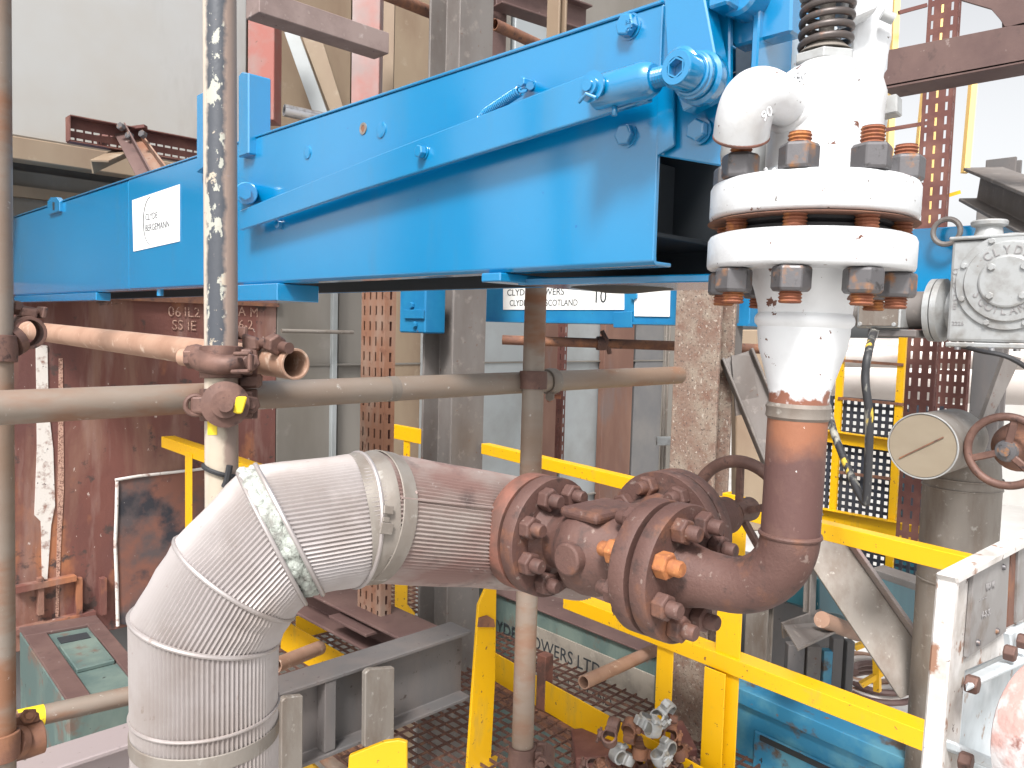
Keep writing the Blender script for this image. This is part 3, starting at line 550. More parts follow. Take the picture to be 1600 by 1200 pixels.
# teal boxes behind brace
tag(MB().prism(ppoly(1, hit(1380, 940, 1, 1).y if False else P(1380, 940, 3.6).y, [(1280, 905), (1448, 905), (1448, 1010), (1310, 960), (1280, 955)]), V((0, .4, 0))).build('teal_box', 'tealdk', bev=.004), 'dark teal casing seen in the gap behind the broad brace', 'machine casing')
tag(MB().prof(P(1370, 885, 3.4), P(1460, 915, 3.2), [(-.05, 0), (.05, 0), (.05, -.03), (-.05, -.03)]).build('ledge_beam', 'grey', bev=.002), 'grey ledge over the dark teal casing, left of the lagged riser', 'beam')
# left teal cabinet
lc = thing('teal_cabinet', 'faded teal cabinet with open slot in its top, beside the rusty wall', 'cabinet', hit(110, 1100, 2, .1))
zc = .38
c1 = hit(30, 985, 2, zc); c2 = hit(150, 965, 2, zc); c3 = hit(232, 1062, 2, zc); c4 = hit(105, 1100, 2, zc)
MB().prism([c1, c2, c3, c4], V((0, 0, -.7))).build('body', 'teal', lc, bev=.008)
def inq(u, v): return (c1*(1-u)+c2*u)*(1-v)+(c4*(1-u)+c3*u)*v
for (u0, v0, u1, v1) in ((0, 0, 1, .14), (0, .14, .27, 1), (.80, .14, 1, 1)):
    MB().prism([inq(u0, v0), inq(u1, v0), inq(u1, v1), inq(u0, v1)], V((0, 0, .012))).build('top_frame', 'purple', lc, bev=.002)
MB().prism([inq(.30, .36), inq(.78, .36), inq(.78, .72), inq(.30, .72)], V((0, 0, .016))).build('lid', 'teal', lc, bev=.003)
MB().prism([inq(.36, .22), inq(.74, .22), inq(.74, .31), inq(.36, .31)], V((0, 0, .004))).build('slot', 'ink', lc)
q = hit(65, 1120, 2, .47)
tube_bl = tubething(P(22, 1127, 2.05), P(224, 1082, 2.25), .026, 'galv', 'slim tan tube with yellow taped end, low at the left', 'scaffold_tube')
MB().cyl(P(27, 1126, 2.053), P(68, 1117, 2.093), .0275).build('tape', 'yellowtape', tube_bl)
# ================================================================== BLUE SOOT BLOWER (plane X = BX)
BX = P(1025, 415, 1.1).x
sbw = thing('soot_blower', 'long glossy blue soot blower beam running away to the left', 'soot blower', hit(1025, 415, 0, BX))
def on(px, py, dx=0): return hit(px, py, 0, BX+dx)
zb_ = on(1022, 414).z; ztp = on(800, 84).z
yR = on(1025, 300).y; yL = on(20, 400).y
TH = .008
# front plate with bent bottom lip
MB().prof(V((BX, yR, 0)), V((BX, yL, 0)), [(0, zb_), (-.0, ztp), (-TH, ztp), (-TH, zb_+.004)], Z3)
fp = MB(); 
def secX(pts, y0, y1, name, m, bev=.0015, bseg=1):
    return MB().prism([V((BX+x, y0, z)) for x, z in pts], V((0, y1-y0, 0))).build(name, m, sbw, bev=bev, bseg=bseg)
ysm = on(201, 400).y
secX([(0, zb_+.006), (.006, zb_), (.045, zb_), (.045, zb_+.006), (.009, zb_+.006), (TH, zb_+.012), (TH, ztp), (0, ztp)], yR, ysm-.002, 'front_web', 'blue', .002, 2)
secX([(.001, zb_+.006), (.007, zb_), (.045, zb_), (.045, zb_+.006), (.010, zb_+.006), (TH, zb_+.012), (TH, ztp-.002), (.001, ztp-.002)], ysm+.002, yL, 'front_web', 'blue', .002, 2)
secX([(TH+.001, ztp-.008), (.30, ztp-.008), (.30, ztp), (TH+.001, ztp)], yR+.002, yL, 'top_plate', 'blue')
secX([(.03, zb_+.07), (.28, zb_+.07), (.28, zb_+.20), (.03, zb_+.20)], yR+.16, yL, 'carriage', 'ink')
secX([(.284, zb_-.004), (.291, zb_-.004), (.291, ztp-.02), (.284, ztp-.02)], yR-.075, yL, 'shade_liner', 'ink')  # black sheet added so the hollow beam looks shaded inside
secX([(.292, zb_-.005), (.30, zb_-.005), (.30, ztp-.009), (.292, ztp-.009)], yR-.08, yL, 'back_web', 'blue')
secX([(.05, zb_+.05), (.291, zb_+.05), (.291, zb_+.058), (.05, zb_+.058)], yR+.05, yL, 'carriage_track', 'ink')
secX([(TH+.002, zb_+.06), (.04, zb_+.06), (.04, zb_+.30), (TH+.002, zb_+.30)], yR+.9, yR+1.0, 'inner_stiffener', 'blue')
secX([(0.02, zb_+.01), (.29, zb_+.01), (.29, ztp-.01), (.02, ztp-.01)], yL-.012, yL, 'end_plate', 'blue')
# top edge lip
secX([(-.003, ztp+.0005), (.03, ztp+.0005), (.03, ztp+.006), (-.003, ztp+.006)], yR, yL, 'top_lip', 'blue')
# diagonal flat bar
MB().prism([on(a_, b_, -.04) for a_, b_ in ((374, 329), (600, 238), (924, 113), (1005, 106), (1012, 112), (1012, 157), (545, 302), (374, 360))], V((.012, 0, 0))).build('flat_bar', 'blue', sbw, bev=.002, bseg=2)
# turnbuckle barrel and rod end
b0 = on(930, 146, -.066); b1 = on(1024, 122, -.066); bd_ = (b1-b0).normalized()
tb = MB().lathe([(.018, 0), (.024, .005), (.024, (b1-b0).length-.012), (.021, (b1-b0).length-.004), (.018, (b1-b0).length)], b0, bd_, 32).build('barrel', 'blue', sbw)
MB().thread(b1, bd_, .013, .03, .004).build('threaded_rod', 'blue', sbw)
MB().cyl(on(929, 135, -.03), on(929, 135, -.09), .010).build('pivot_bolt', 'blue', sbw)
w1 = on(927, 136, -.092); MB().lathe([(.020, 0), (.021, .004), (.013, .0045), (.013, .010), (.008, .0105), (.008, .014)], w1, -X3, 24).build('washer', 'blue', sbw)
MB().tube([w1+V((-.008, -.012, -.018)), w1+V((-.014, .0, -.012)), w1+V((-.012, .014, -.02))], .0025, 8).build('split_pin', 'blue', sbw)
MB().tube([b0+bd_*.035+V((0, 0, -.024)), b0+bd_*.035+V((0, 0, -.036))], .004, 8).build('split_pin', 'blue', sbw)
# eye bush + socket cap screw
e0 = on(1089, 120, -.058)
MB().lathe([(.031, 0), (.033, .006), (.033, .016), (.029, .020)], e0+X3*.02, -X3, 40).build('washer', 'blue', sbw)
MB().lathe([(.027, 0), (.029, .004), (.029, .010), (.025, .012)], e0-X3*.001, -X3, 40).build('washer', 'blue', sbw)
MB().torus(e0-X3*.014, X3, .024, .003).build('washer', 'blue', sbw)
MB().lathe([(.022, -.02), (.022, .030), (.020, .033), (.0125, .033), (.0125, .018)], e0-X3*.014, -X3, 36, cap=False).build('socket_screw', 'blue', sbw)
MB().lathe([(.0125, 0), (.0126, .001)], e0-X3*.033, -X3, 24).build('screw_socket_floor', 'blue', sbw)
MB().lathe([(.0130, 0), (.0130, .0125), (.0105, .0125), (.0105, 0)], e0-X3*.0345, -X3, 6, cap=False, smooth=False).build('screw_hexagon', 'blue', sbw)
# rod eye body
MB().lathe([(.022, -.017), (.026, -.014), (.026, .014), (.022, .017)], b1+bd_*.045, X3, 28).build('rod_eye', 'blue', sbw)
# end plates
MB().prism([on(1029, -60, .004), on(1140, -60, .004), on(1140, 262, .004), on(1028, 243, .004)], V((.010, 0, 0))).build('end_web', 'blue', sbw, bev=.002)
MB().prism([on(1030, 128, -.001), on(1056, 128, -.001), on(1056, 228, -.001), on(1030, 244, -.001)], V((-.006, 0, 0))).build('packing_strip', 'blue', sbw, bev=.001)
MB().prism([on(a_, b_, -.040) for a_, b_ in ((1034, -60), (1090, -60), (1128, 140), (1066, 174), (1042, 100))], V((.030, 0, 0))).build('hammer_plate', 'blue', sbw, bev=.002)
MB().bb((BX+.01, yR-.14, zb_+.215), (BX+.28, yR-.13, ztp)).build('end_plate', 'blue', sbw, bev=.002)
# bolts
def hb(px, py, r, h, name='hex_bolt', m='blue', ph=0, dx=0):
    q = on(px, py, dx); MB().lathe([(r*1.15, 0), (r*1.15, .002)], q, -X3, 20).build('bolt_washer', m, sbw) if name == 'hex_bolt' else None
    return MB().hexn(q-X3*.002, -X3, r, h, ph=ph).build(name, m, sbw, bev=.0008)
hb(985, 42, .0165, .014, ph=.3)
hb(662, 238, .0115, .012, ph=.2, dx=-.041)
hb(980, 212, .0155, .010, ph=.5)
hb(440, 351, .011, .012)
hb(1094, 205, .015, .012)
text('8.8', .008, on(977, 38, -.0165), -Y3, Z3, 'bolt_marking', 'blue', sbw, .0006)
text('IGC', .0075, on(977, 50, -.0165), -Y3, Z3, 'bolt_marking', 'blue', sbw, .0006)
for (px, py, r) in ((596, 203, .016), (481, 238, .015)):
    MB().lathe([(r, 0), (r*.95, .0025), (r*.6, .003)], on(px, py), -X3, 24).build('blanking_plug', 'blue', sbw)
MB().lathe([(.012, 0), (.012, .002), (.007, .002), (.007, -.003)], on(568, 201), -X3, 20, cap=False).build('hole_rim', 'galvclean', sbw)
MB().lathe([(.007, 0), (.007, .0012)], on(568, 201), -X3, 16).build('open_hole', 'rust', sbw)
# tension spring with hooks
s0 = on(745, 186, -.02); s1 = on(812, 142, -.024); N_ = 26; pts = []
for i in range(N_*10+1):
    t = i/(N_*10); an = t*N_*2*math.pi; ax = (s1-s0).normalized(); u = X3; v_ = ax.cross(u); r_ = .0075*min(1, t*3+.25)
    pts.append(s0.lerp(s1, t)+u*math.cos(an)*r_+v_*math.sin(an)*r_)
MB().tube(pts, .0015, 6).build('tension_spring', 'blue', sbw)
MB().torus(on(818, 140, -.022), V((-.6, -.3, .6)), .007, .002, 20, 6).build('spring_hook', 'blue', sbw)
hb(830, 133, .009, .022); MB().cyl(on(828, 134), on(828, 134, -.034), .006).build('spring_stud', 'blue', sbw)
# lugs, brackets
for (pl, dx, th) in (([(307, 148), (318, 143), (318, 262), (307, 270)], .0, .05), ([(372, 118), (377, 112), (388, 114), (388, 240), (372, 246)], .0, .06)):
    MB().prism([on(a_, b_, -.02+dx) for a_, b_ in pl], V((th, 0, 0))).build('lug', 'blue', sbw, bev=.003)
MB().prism([on(a_, b_, -.01) for a_, b_ in ((74, 336), (74, 314), (79, 308), (88, 308), (93, 314), (93, 330))], V((.02, 0, 0))).build('lug', 'blue', sbw, bev=.002)
MB().prism([on(a_, b_, -.011) for a_, b_ in ((82, 328), (82, 316), (85, 316), (85, 328))], V((.001, 0, 0))).build('lug_slot', 'ink', sbw)
MB().cyl(on(385, 302), on(385, 302, -.045), .028, .026, 32).build('pivot_boss', 'blue', sbw, bev=.002)
MB().cyl(on(383, 302, -.045), on(383, 302, -.052), .016, .015, 6, smooth=False).build('pivot_nut', 'blue', sbw)
def under(p0, p1, h0, name, dx0, dx1, m='blue'):
    y0_, y1_ = on(p0[0], p0[1]).y, on(p1[0], p1[1]).y
    return MB().bb((BX+dx0, min(y0_, y1_), zb_-h0), (BX+dx1, max(y0_, y1_), zb_-.001)).build(name, m, sbw, bev=.002)
under((376, 470), (440, 470), .042, 'support_bracket', -.012, .10)
under((22, 480), (150, 480), .03, 'support_bracket', 0.0, .05)
under((758, 440), (788, 440), .016, 'support_bracket', -.01, .30)
MB().prism([on(775, 436, 0), on(1015, 436, .03), on(1015, 448, .10), on(775, 448, .06)], V((0, 0, -.012))) 
y_a, y_b = on(775, 440).y, on(1010, 440).y
MB().prism([V((BX+.05, y_a, zb_-.006)), V((BX+.12, y_b-.14, zb_-.006)), V((BX+.28, y_b-.14, zb_-.006)), V((BX+.28, y_a, zb_-.006))], V((0, 0, -.012))).build('bottom_plate', 'blue', sbw, bev=.002)
hb2 = MB().hexn(V((BX+.15, y_b-.03, zb_-.018)), -Z3, .012, .01).build('hex_bolt', 'blue', sbw)
for (px) in (60, 240):
    q = on(px, 465); MB().cyl(V((BX+.02, q.y, zb_)), V((BX+.02, q.y, zb_-.02)), .01).build('drain_nipple', 'blue', sbw)
MB().lathe([(.03, 0), (.09, .008), (.10, .014)], V((BX+.19, y_a-.12, zb_-.026)), Z3, 32).build('roller_cover', 'ink', sbw)
# white sticker
lp = [(207, 313), (281, 288), (281, 377), (209, 393)]
sg = MB().prism([on(a_, b_, -.001) for a_, b_ in lp], V((-.001, 0, 0))).build('maker_plate', 'signnew', sbw)
zc0 = on(223, 351).z
hgt = (on(240, 305).z-on(240, 385).z)
text('CLYDE', hgt*.185, V((BX-.0024, on(228, 345).y, on(228, 345).z)), -Y3, Z3, 'maker_lettering', 'ink', sg, .0003, 1.15)
text('BERGEMANN', hgt*.185, V((BX-.0024, on(228, 359).y, on(228, 362).z)), -Y3, Z3, 'maker_lettering', 'ink', sg, .0003, 1.15)
cc = V((BX-.0024, on(237, 345).y, on(246, 343).z)); arc = []
for i in range(25):
    an = math.radians(88+178*i/24); arc.append(cc+(-Y3)*math.cos(an)*hgt*.40+Z3*math.sin(an)*hgt*.47)
MB().tube(arc, .0016, 6, rr=[.0007+.0011*math.sin(math.pi*i/24) for i in range(25)]).build('maker_arc', 'ink', sg)
# drive head parts at upper right
MB().prism([on(1126, -80, .02), on(1240, -80, .02), on(1236, 50, .02), on(1148, 73, .02), on(1130, 60, .02)], V((.03, 0, 0))).build('drive_plate', 'blue', sbw, bev=.003)
MB().lathe([(.030, 0), (.030, .03), (.026, .034)], on(1172, -2, .02), -X3, 36).build('drive_boss', 'blue', sbw)
MB().bb(on(1122, -60, -.02)-V((.02, 0, 0)), on(1150, 12, -.02)+V((.02, 0, 0))).build('drive_block', 'blue', sbw, bev=.003)
MB().prism([on(1148, 60, .1), on(1260, 36, .1), on(1300, 36, .1), on(1300, 125, .1), on(1148, 140, .1)], V((.05, 0, 0))).build('sheen_back_plate', 'paleblue', sbw, bev=.003)  # back part of the blue beam, its gloss reflection painted in pale
# ---------------------------------------------------------------- neighbouring soot blowers
X2 = P(960, 470, 3.6).x
sb2 = thing('soot_blower', 'neighbouring blue soot blower box with white name plates, seen below the main beam', 'soot blower', hit(960, 505, 0, X2))
def on2(px, py, dx=0): return hit(px, py, 0, X2+dx)
zz0 = on2(900, 503).z; zz1 = zz0+.42; ya, yb2 = on2(1172, 480).y, on2(759, 480).y
MB().bb((X2, ya, zz0), (X2+.3, yb2, zz1)).build('box_beam', 'blue2', sb2, bev=.004)
MB().bb((X2-.012, ya, zz0-.006), (X2+.31, yb2+.01, zz0+.004)).build('bottom_flange', 'blue2', sb2)
MB().prism([on2(a_, b_, -.013) for a_, b_ in ((958, 488), (987, 486), (987, 512), (958, 512))], V((.012, 0, 0))).build('clamp_bracket', 'blue2', sb2, bev=.002)
MB().hexn(on2(993, 463, -.002), -X3, .018, .014).build('hex_bolt', 'blue2', sb2)
MB().prism([on2(a_, b_, -.004) for a_, b_ in ((786, 420), (975, 420), (975, 484), (786, 484))], V((.003, 0, 0))).build('name_plate', 'sign', sb2, bev=.0005)
MB().prism([on2(a_, b_, -.006) for a_, b_ in ((991, 410), (1048, 410), (1046, 495), (991, 494))], V((.004, 0, 0))).build('blank_plate', 'sign', sb2, bev=.0005)
s_ = S(1, proj(on2(880, 470))[2])*.93
def t2(b, px, py, hpx, ratio=1.0): 
    q = on2(px, py, -.0045); return text(b, s_*hpx/ .56, q, -Y3, Z3, 'lettering', 'ink', sb2, .0006, ratio)
t2('CLYDE BLOWERS', 792, 462, 9, 1.1); t2('CLYDEBANK  SCOTLAND', 796, 478, 8.5, .92); t2('10', 926, 473, 17, .95)
sb3 = thing('soot_blower', 'blue soot blower beam behind the silver gearbox at right', 'soot blower', P(1500, 468, 3.6))
X3p = P(1440, 410, 2.75).x
def on3(px, py, dx=0): return hit(px, py, 0, X3p+dx)
MB().bb((X3p, on3(1760, 400).y, on3(1440, 470).z), (X3p+.3, on3(1405, 400).y, on3(1440, 357).z)).build('box_beam', 'blue', sb3, bev=.004)
MB().torus(on3(1479, 362, -.05)+X3*0, X3, .042, .009, 30, 8).build('lifting_ring', 'grey', sb3)
# small blue box behind the slotted upright
bx = thing('junction_box', 'small dark blue bolted box hanging under the beam beside the slotted upright', 'junction box', P(643, 520, 3.6))
X4 = P(643, 490, 3.6).x
def on4(px, py, dx=0): return hit(px, py, 0, X4+dx)
MB().bb((X4, on4(664, 500).y, on4(640, 520).z), (X4+.12, on4(624, 500).y, on4(640, 450).z)).build('box', 'blue2', bx, bev=.006)
MB().bb((X4-.012, on4(664, 500).y, on4(650, 498).z), (X4-.001, on4(634, 500).y, on4(650, 484).z)).build('bracket', 'blue2', bx, bev=.002)
for q in ((645, 477), (650, 507)): MB().hexn(on4(*q, -.001), -X3, .014, .014).build('bolt', 'blue2', bx)

# ================================================================== LAGGED PIPE
lagp = thing('lagged_pipe', 'corrugated aluminium lagged pipe bending from vertical to horizontal in the foreground', 'pipe', P(325, 1320, .98))
from mathutils import noise as mnoise
RL, NR = .0858, 98
J1 = P(322, 980, .98); J0 = V((J1.x, J1.y, J1.z-.35))
J2 = P(368, 903, .985); J3 = P(436, 830, 1.0); J4 = P(583, 807, 1.05); J5 = P(830, 835, 1.24); J6 = P(905, 860, 1.34)
path = [J0, J1, J2, J3, J4, J5, J6]
dirs = [(path[i+1]-path[i]).normalized() for i in range(len(path)-1)]
mit = [dirs[0]]+[(dirs[i-1]+dirs[i]).normalized() for i in range(1, len(dirs))]+[dirs[-1]]
nref = dirs[0].cross(dirs[1]).normalized()
def lagseg(i, name, m, g0=0, g1=0, R=RL, rib=.0015, t0=None, t1=None):
    A, B, d = path[i], path[i+1], dirs[i]; n0, n1 = mit[i], mit[i+1]
    u = (nref-d*nref.dot(d)).normalized(); w_ = d.cross(u); o = MB(); K = NR*6; M_ = 5
    A = A+d*g0; B = B-d*g1
    if t0 is not None: A = A0 = path[i].lerp(path[i+1], t0); n0 = d
    if t1 is not None: B = path[i].lerp(path[i+1], t1); n1 = d
    for j in range(M_+1):
        for k in range(K):
            an = 2*math.pi*k/K; r = R+rib*math.cos(an*NR)+.0022*mnoise.noise(V((math.cos(an)*2.2+i*7, math.sin(an)*2.2, j*.9+i)))
            of = (u*math.cos(an)+w_*math.sin(an))*r
            a_ = A+of; a_ = a_+d*((A-a_).dot(n0)/d.dot(n0)); b_ = B+of; b_ = b_+d*((B-b_).dot(n1)/d.dot(n1))
            o.v.append(a_.lerp(b_, j/M_))
    for j in range(M_):
        for k in range(K):
            k2 = (k+1) % K; o.face([j*K+k, j*K+k2, (j+1)*K+k2, (j+1)*K+k], True)
    return o.build(name, m, lagp)
def joint(i, name, m, R, r, g=0, nmul=1, jit=0, side=0):
    d = dirs[min(i, len(dirs)-1)] if side == 0 else dirs[i-1]; n = mit[i]; c = path[i]+d*g
    u = (nref-d*nref.dot(d)).normalized(); w_ = d.cross(u); pts = []
    K = 96
    for k in range(K):
        an = 2*math.pi*k/K; of = (u*math.cos(an)+w_*math.sin(an))*(R+random.uniform(-jit, jit)); a_ = c+of
        pts.append(a_+d*((c-a_).dot(n)/d.dot(n)))
    return MB().tube(pts, r, 8, closed=True, rr=[r+random.uniform(-jit, jit) for _ in pts] if jit else None).build(name, m, lagp)
lagseg(0, 'straight_lagging', 'lag')
lagseg(1, 'elbow_gore', 'lag'); lagseg(2, 'elbow_gore', 'lag', 0, .012); lagseg(3, 'elbow_gore', 'lag', .012, .0, R=RL-.001)
lagseg(4, 'straight_lagging', 'lagdirty', 0, 0, R=RL-.001); lagseg(5, 'end_lagging', 'lagdirty', R=RL-.003)
joint(1, 'seam_bead', 'lag', RL+.001, .0032); joint(2, 'seam_bead', 'lag', RL+.001, .003)
joint(3, 'seam_bead', 'lag', RL+.0015, .0028, -.0125, side=1); joint(3, 'seam_bead', 'lag', RL+.0015, .0032, .0125)
for g_ in (-.007, 0, .007): joint(3, 'insulation', 'insul', RL-.008, .0075, g_, jit=.0025)
lagseg(3, 'smooth_band', 'galvclean', R=RL+.0012, rib=0, t0=.80); joint(4, 'seam_bead', 'lag', RL+.001, .003, -.024, side=1); joint(5, 'seam_bead', 'lagdirty', RL, .003)
# smooth collar and strap at joint 4
def collar(i, t0, t1, R, name, m, th=.0012, segs=None):
    d = dirs[i]; A = path[i]+d*t0; u = (nref-d*nref.dot(d)).normalized(); L_ = t1-t0
    return MB().lathe([(R, 0), (R+th, .001), (R+th, L_-.001), (R, L_)], A, d, 96, False, ref=u).build(name, m, lagp)
collar(4, -.012, .010, RL+.0012, 'strap', 'galvclean'); collar(3, .205-.085, .205-.060, RL+.0004, 'smooth_band', 'lag') if False else None
L0 = (J1-J0).length
za = along(J1, Z3, py=1112).z; zb2 = along(J1, Z3, py=1155).z
def vcol_(z0, z1, R, name, m): return MB().lathe([(R, 0), (R+.0012, .001), (R+.0012, z1-z0-.001), (R, z1-z0)], V((J1.x, J1.y, z0)), Z3, 96, False).build(name, m, lagp)
vcol_(along(J1, Z3, py=1152).z, along(J1, Z3, py=1128).z, RL+.0014, 'strap', 'galvclean')
MB().torus(V((J1.x, J1.y, along(J1, Z3, py=1104).z)), Z3, RL+.0015, .0022, 96, 8).build('seam_bead', 'lag', lagp)
# strap clips, rivet, lap seam
dv = dirs[4]; c4 = J4+dv*.019
def onlag(px, py, extra=.003): # point on straight 4 surface facing the camera
    r = ray(px, py).normalized(); a_ = EYE-J4; d = dirs[4]
    rp = r-d*r.dot(d); ap = a_-d*a_.dot(d); A_, B_, C_ = rp.dot(rp), 2*rp.dot(ap), ap.dot(ap)-(RL+extra)**2
    return EYE+r*((-B_-math.sqrt(max(0, B_*B_-4*A_*C_)))/(2*A_))
for (px, py, a_, b_) in ((607, 797, .014, .010), (603, 812, .010, .006), (604, 826, .018, .014)):
    q = onlag(px, py); n_ = (q-J4); n_ = (n_-dv*n_.dot(dv)).normalized(); MB().box(q, a_, b_, .003, (dv, dv.cross(n_), n_)).build('strap_clip', 'galvclean', lagp, bev=.0008)
q = onlag(650, 770, .001); MB().lathe([(.003, 0), (.002, .002)], q, -ray(650, 770), 12).build('rivet', 'lagdirty', lagp)
MB().tube([onlag(628+i*22, 778+i*2.4, .001) for i in range(9)], .0018, 6).build('lap_seam', 'lagdirty', lagp)

# ================================================================== GATE VALVE
AX = -Y3                                           # pipe axis, towards the camera's right
VC = P(845, 834, 1.12)                             # gap of the far flange pair
gv = thing('gate_valve', 'brown rusted flanged gate valve between the lagged pipe and the riser', 'valve', VC+AX*.1-V((0, 0, .09)))
def flange(root, c, ax, R, t, name, m, bore=None, seg=56):
    return MB().lathe([(R-.001, 0), (R, .0015), (R, t-.0015), (R-.001, t)], c, ax, seg).build(name, m, root)
def studs(root, c, ax, n, rc, side_t, ph=0, m='rustbrown', rn=.0165, hn=.017, stick=.016, special=()):
    a_ = Z3 if abs(ax.z) < .9 else X3; u = (a_-ax*a_.dot(ax)).normalized(); w_ = ax.cross(u)
    for k in range(n):
        an = 2*math.pi*(k+ph)/n; q = c+(u*math.cos(an)+w_*math.sin(an))*rc; mm = 'rustor' if k in special else m
        o = MB().hexn(q, ax, rn, hn, ph=random.uniform(0, 1)).build('nut', mm, root, bev=.001)
        MB().lathe([(rn*.58, 0), (rn*.58, stick*.85), (rn*.48, stick)], q+ax*(hn-.001), ax, 18).build('stud_end', mm, o)
FR, FT = .084, .023
f0 = flange(gv, VC+AX*.003, AX, FR, FT, 'end_flange', 'rustbrown')
f1 = flange(gv, VC+AX*.187, AX, FR, FT, 'end_flange', 'rustbrown')
studs(gv, VC+AX*(.003+FT), AX, 8, .063, 1, .5)
studs(gv, VC+AX*.187, -AX, 8, .063, 1, .5, special=(6,))
CT = VC+AX*.108
MB().lathe([(.052, .026), (.040, .040), (.040, .055), (.050, .070), (.060, .085), (.062, .100), (.060, .115), (.052, .135), (.042, .155), (.042, .172), (.054, .187)], VC, AX, 56).build('valve_body', 'rustbrown', gv)
MB().lathe([(.050, 0), (.050, .10), (.056, .115), (.060, .13)], CT, X3, 48).build('bonnet_neck', 'rustbrown', gv)
MB().lathe([(.021, .045), (.021, .067), (.019, .069)], CT, -X3, 32).build('bottom_boss', 'rustbrown', gv, bev=.001)
MB().bb(CT+V((-.045, -.03, .045)), CT+V((.05, .035, .060))).build('cast_pad', 'rustbrown', gv, bev=.006, bseg=2)
flange(gv, CT+X3*.135, X3, .090, .024, 'bonnet_flange', 'rustbrown'); flange(gv, CT+X3*.162, X3, .090, .022, 'bonnet_flange', 'rustbrown')
studs(gv, CT+X3*.135, -X3, 8, .069, 1, .35)
MB().lathe([(.05, .18), (.035, .21), (.028, .25), (.03, .28), (.03, .32)], CT, X3, 32).build('yoke', 'rustbrown', gv)
HW = CT+X3*.36
hwl = MB().torus(HW, X3, .083, .0105, 56, 12).build('handwheel', 'coupler', gv)
for k in range(5):
    an = k*2*math.pi/5+.3; MB().bar(HW, HW+(Y3*math.cos(an)+Z3*math.sin(an))*.078, .012, .010, X3).build('spoke', 'coupler', hwl, bev=.002)
MB().cyl(HW-X3*.02, HW+X3*.035, .020).build('hub', 'coupler', hwl)
# salmon companion flange of the lagged line
cf = thing('pipe_flange', 'salmon rusty companion flange where the lagged pipe meets the valve', 'flange', VC-V((0, 0, .09)))
flange(cf, VC-AX*.003-AX*.026, AX, FR-.0005, .026, 'flange_disc', 'rustsal')
MB().cyl(VC-AX*.029, VC-AX*.09, .04).build('pipe_stub', 'rustsal', cf)
# ================================================================== RISER
r0 = P(1240, 752, .864); r1_ = P(1267, 330, .844); RU = (r1_-r0).normalized()
rs = thing('steam_riser', 'rusty pipe elbow and riser with white reducer and white bolted flange', 'pipe', VC+AX*.25-V((0, 0, .09)))
flange(rs, VC+AX*.218, AX, FR, FT, 'end_flange', 'rustbrown')
studs(rs, VC+AX*(.218+FT), AX, 8, .063, 1, .5, special=(1,))
pr_ = .0315
E = r0; base = VC+AX*.243
zc_ = VC.z
Pc = along(r0, RU, py=835)                          # weld where elbow meets the riser
vert = V((Pc.x, Pc.y, 0))
turn = V((Pc.x, Pc.y, zc_)); hd = (turn-base); hd.z = 0; Lh = hd.length; hd.normalize()
Rb = Pc.z-zc_
pts = [base-hd*.03, base, base+hd*max(.001, (Lh-Rb)*.5)]
for i in range(17):
    an = math.radians(90*i/16); pts.append(turn-hd*Rb+hd*Rb*math.sin(an)+Z3*(Rb-Rb*math.cos(an)))
pts[-1] = Pc
rr = [.046, .040, .034]+[pr_+.0005]*17
MB().tube(pts, pr_, 40, rr=rr).build('elbow', 'rustbrown', rs)
MB().torus(Pc, RU, pr_, .0028, 40, 8).build('weld_bead', 'rustbrown', rs)
pt1 = along(r0, RU, py=655); pt2 = along(r0, RU, py=612)
Mt['riser'] = mat('riser_brown_and_orange_rust', (.105, .052, .046), .65, .1, [dict(c=(.27, .11, .06), g=((0, 0, 1), pt1.z-.045, pt1.z-.015, .06), gs=25), dict(c=(.30, .2, .17), s=60, lo=.66, hi=.72, mx=.6), dict(c=(.16, .09, .07), s=16, lo=.5, hi=.7, mx=.7), dict(c=(.62, .6, .56), s=90, lo=.70, hi=.72)], (170, .4, .0012))
MB().cyl(Pc, pt1, pr_, pr_, 40).build('riser_pipe', 'riser', rs)
MB().lathe([(pr_, 0), (pr_+.0025, .003), (pr_+.0018, .009), (pr_+.003, .014), (pr_, .018)], pt1, RU, 40).build('weld_bead', 'galvclean', rs)
tz = along(r0, RU, py=618).z
Mt['reducer'] = mat('white_paint_over_rust', (.74, .76, .78), .42, .08, [dict(c=(.55, .55, .56), s=14, lo=.5, hi=.75, mx=.6), dict(c=(.14, .06, .04), s=34, lo=.635, hi=.645), dict(c=(.10, .09, .08), s=120, lo=.69, hi=.72), dict(c=(.24, .10, .065), g=((0, 0, -1), -tz-.004, -tz+.001, .05), gs=45)], (90, .3, .0015))
def ry(py): return (along(r0, RU, py=py)-pt1).length
MB().lathe([(pr_-.0005, ry(640)), (pr_, ry(615)), (.034, ry(600)), (.040, ry(570)), (.0455, ry(545)), (.0475, ry(520)), (.0475, ry(512)), (.0510, ry(506)), (.0515, ry(500)), (.0505, ry(495)), (.0480, ry(490)), (.0490, ry(478)), (.0535, ry(455)), (.0575, ry(440)), (.060, ry(425))], pt1, RU, 64).build('reducer', 'reducer', rs)
FB = .1055
def fl2(root, y0_, y1_, name, m='white'):
    a_ = along(r0, RU, py=y0_); b_ = along(r0, RU, py=y1_); h = (b_-a_).length
    return MB().lathe([(FB-.004, 0), (FB-.001, .002), (FB, .005), (FB, h-.006), (FB-.002, h-.002), (FB-.006, h)], a_, RU, 96).build(name, m, root)
fl2(rs, 426, 372, 'riser_flange')
Mt['springsteel'] = mat('dark_spring_steel', (.10, .085, .08), .45, .5, [dict(c=(.2, .12, .09), s=60, lo=.55, hi=.68)], (150, .3, .0008))
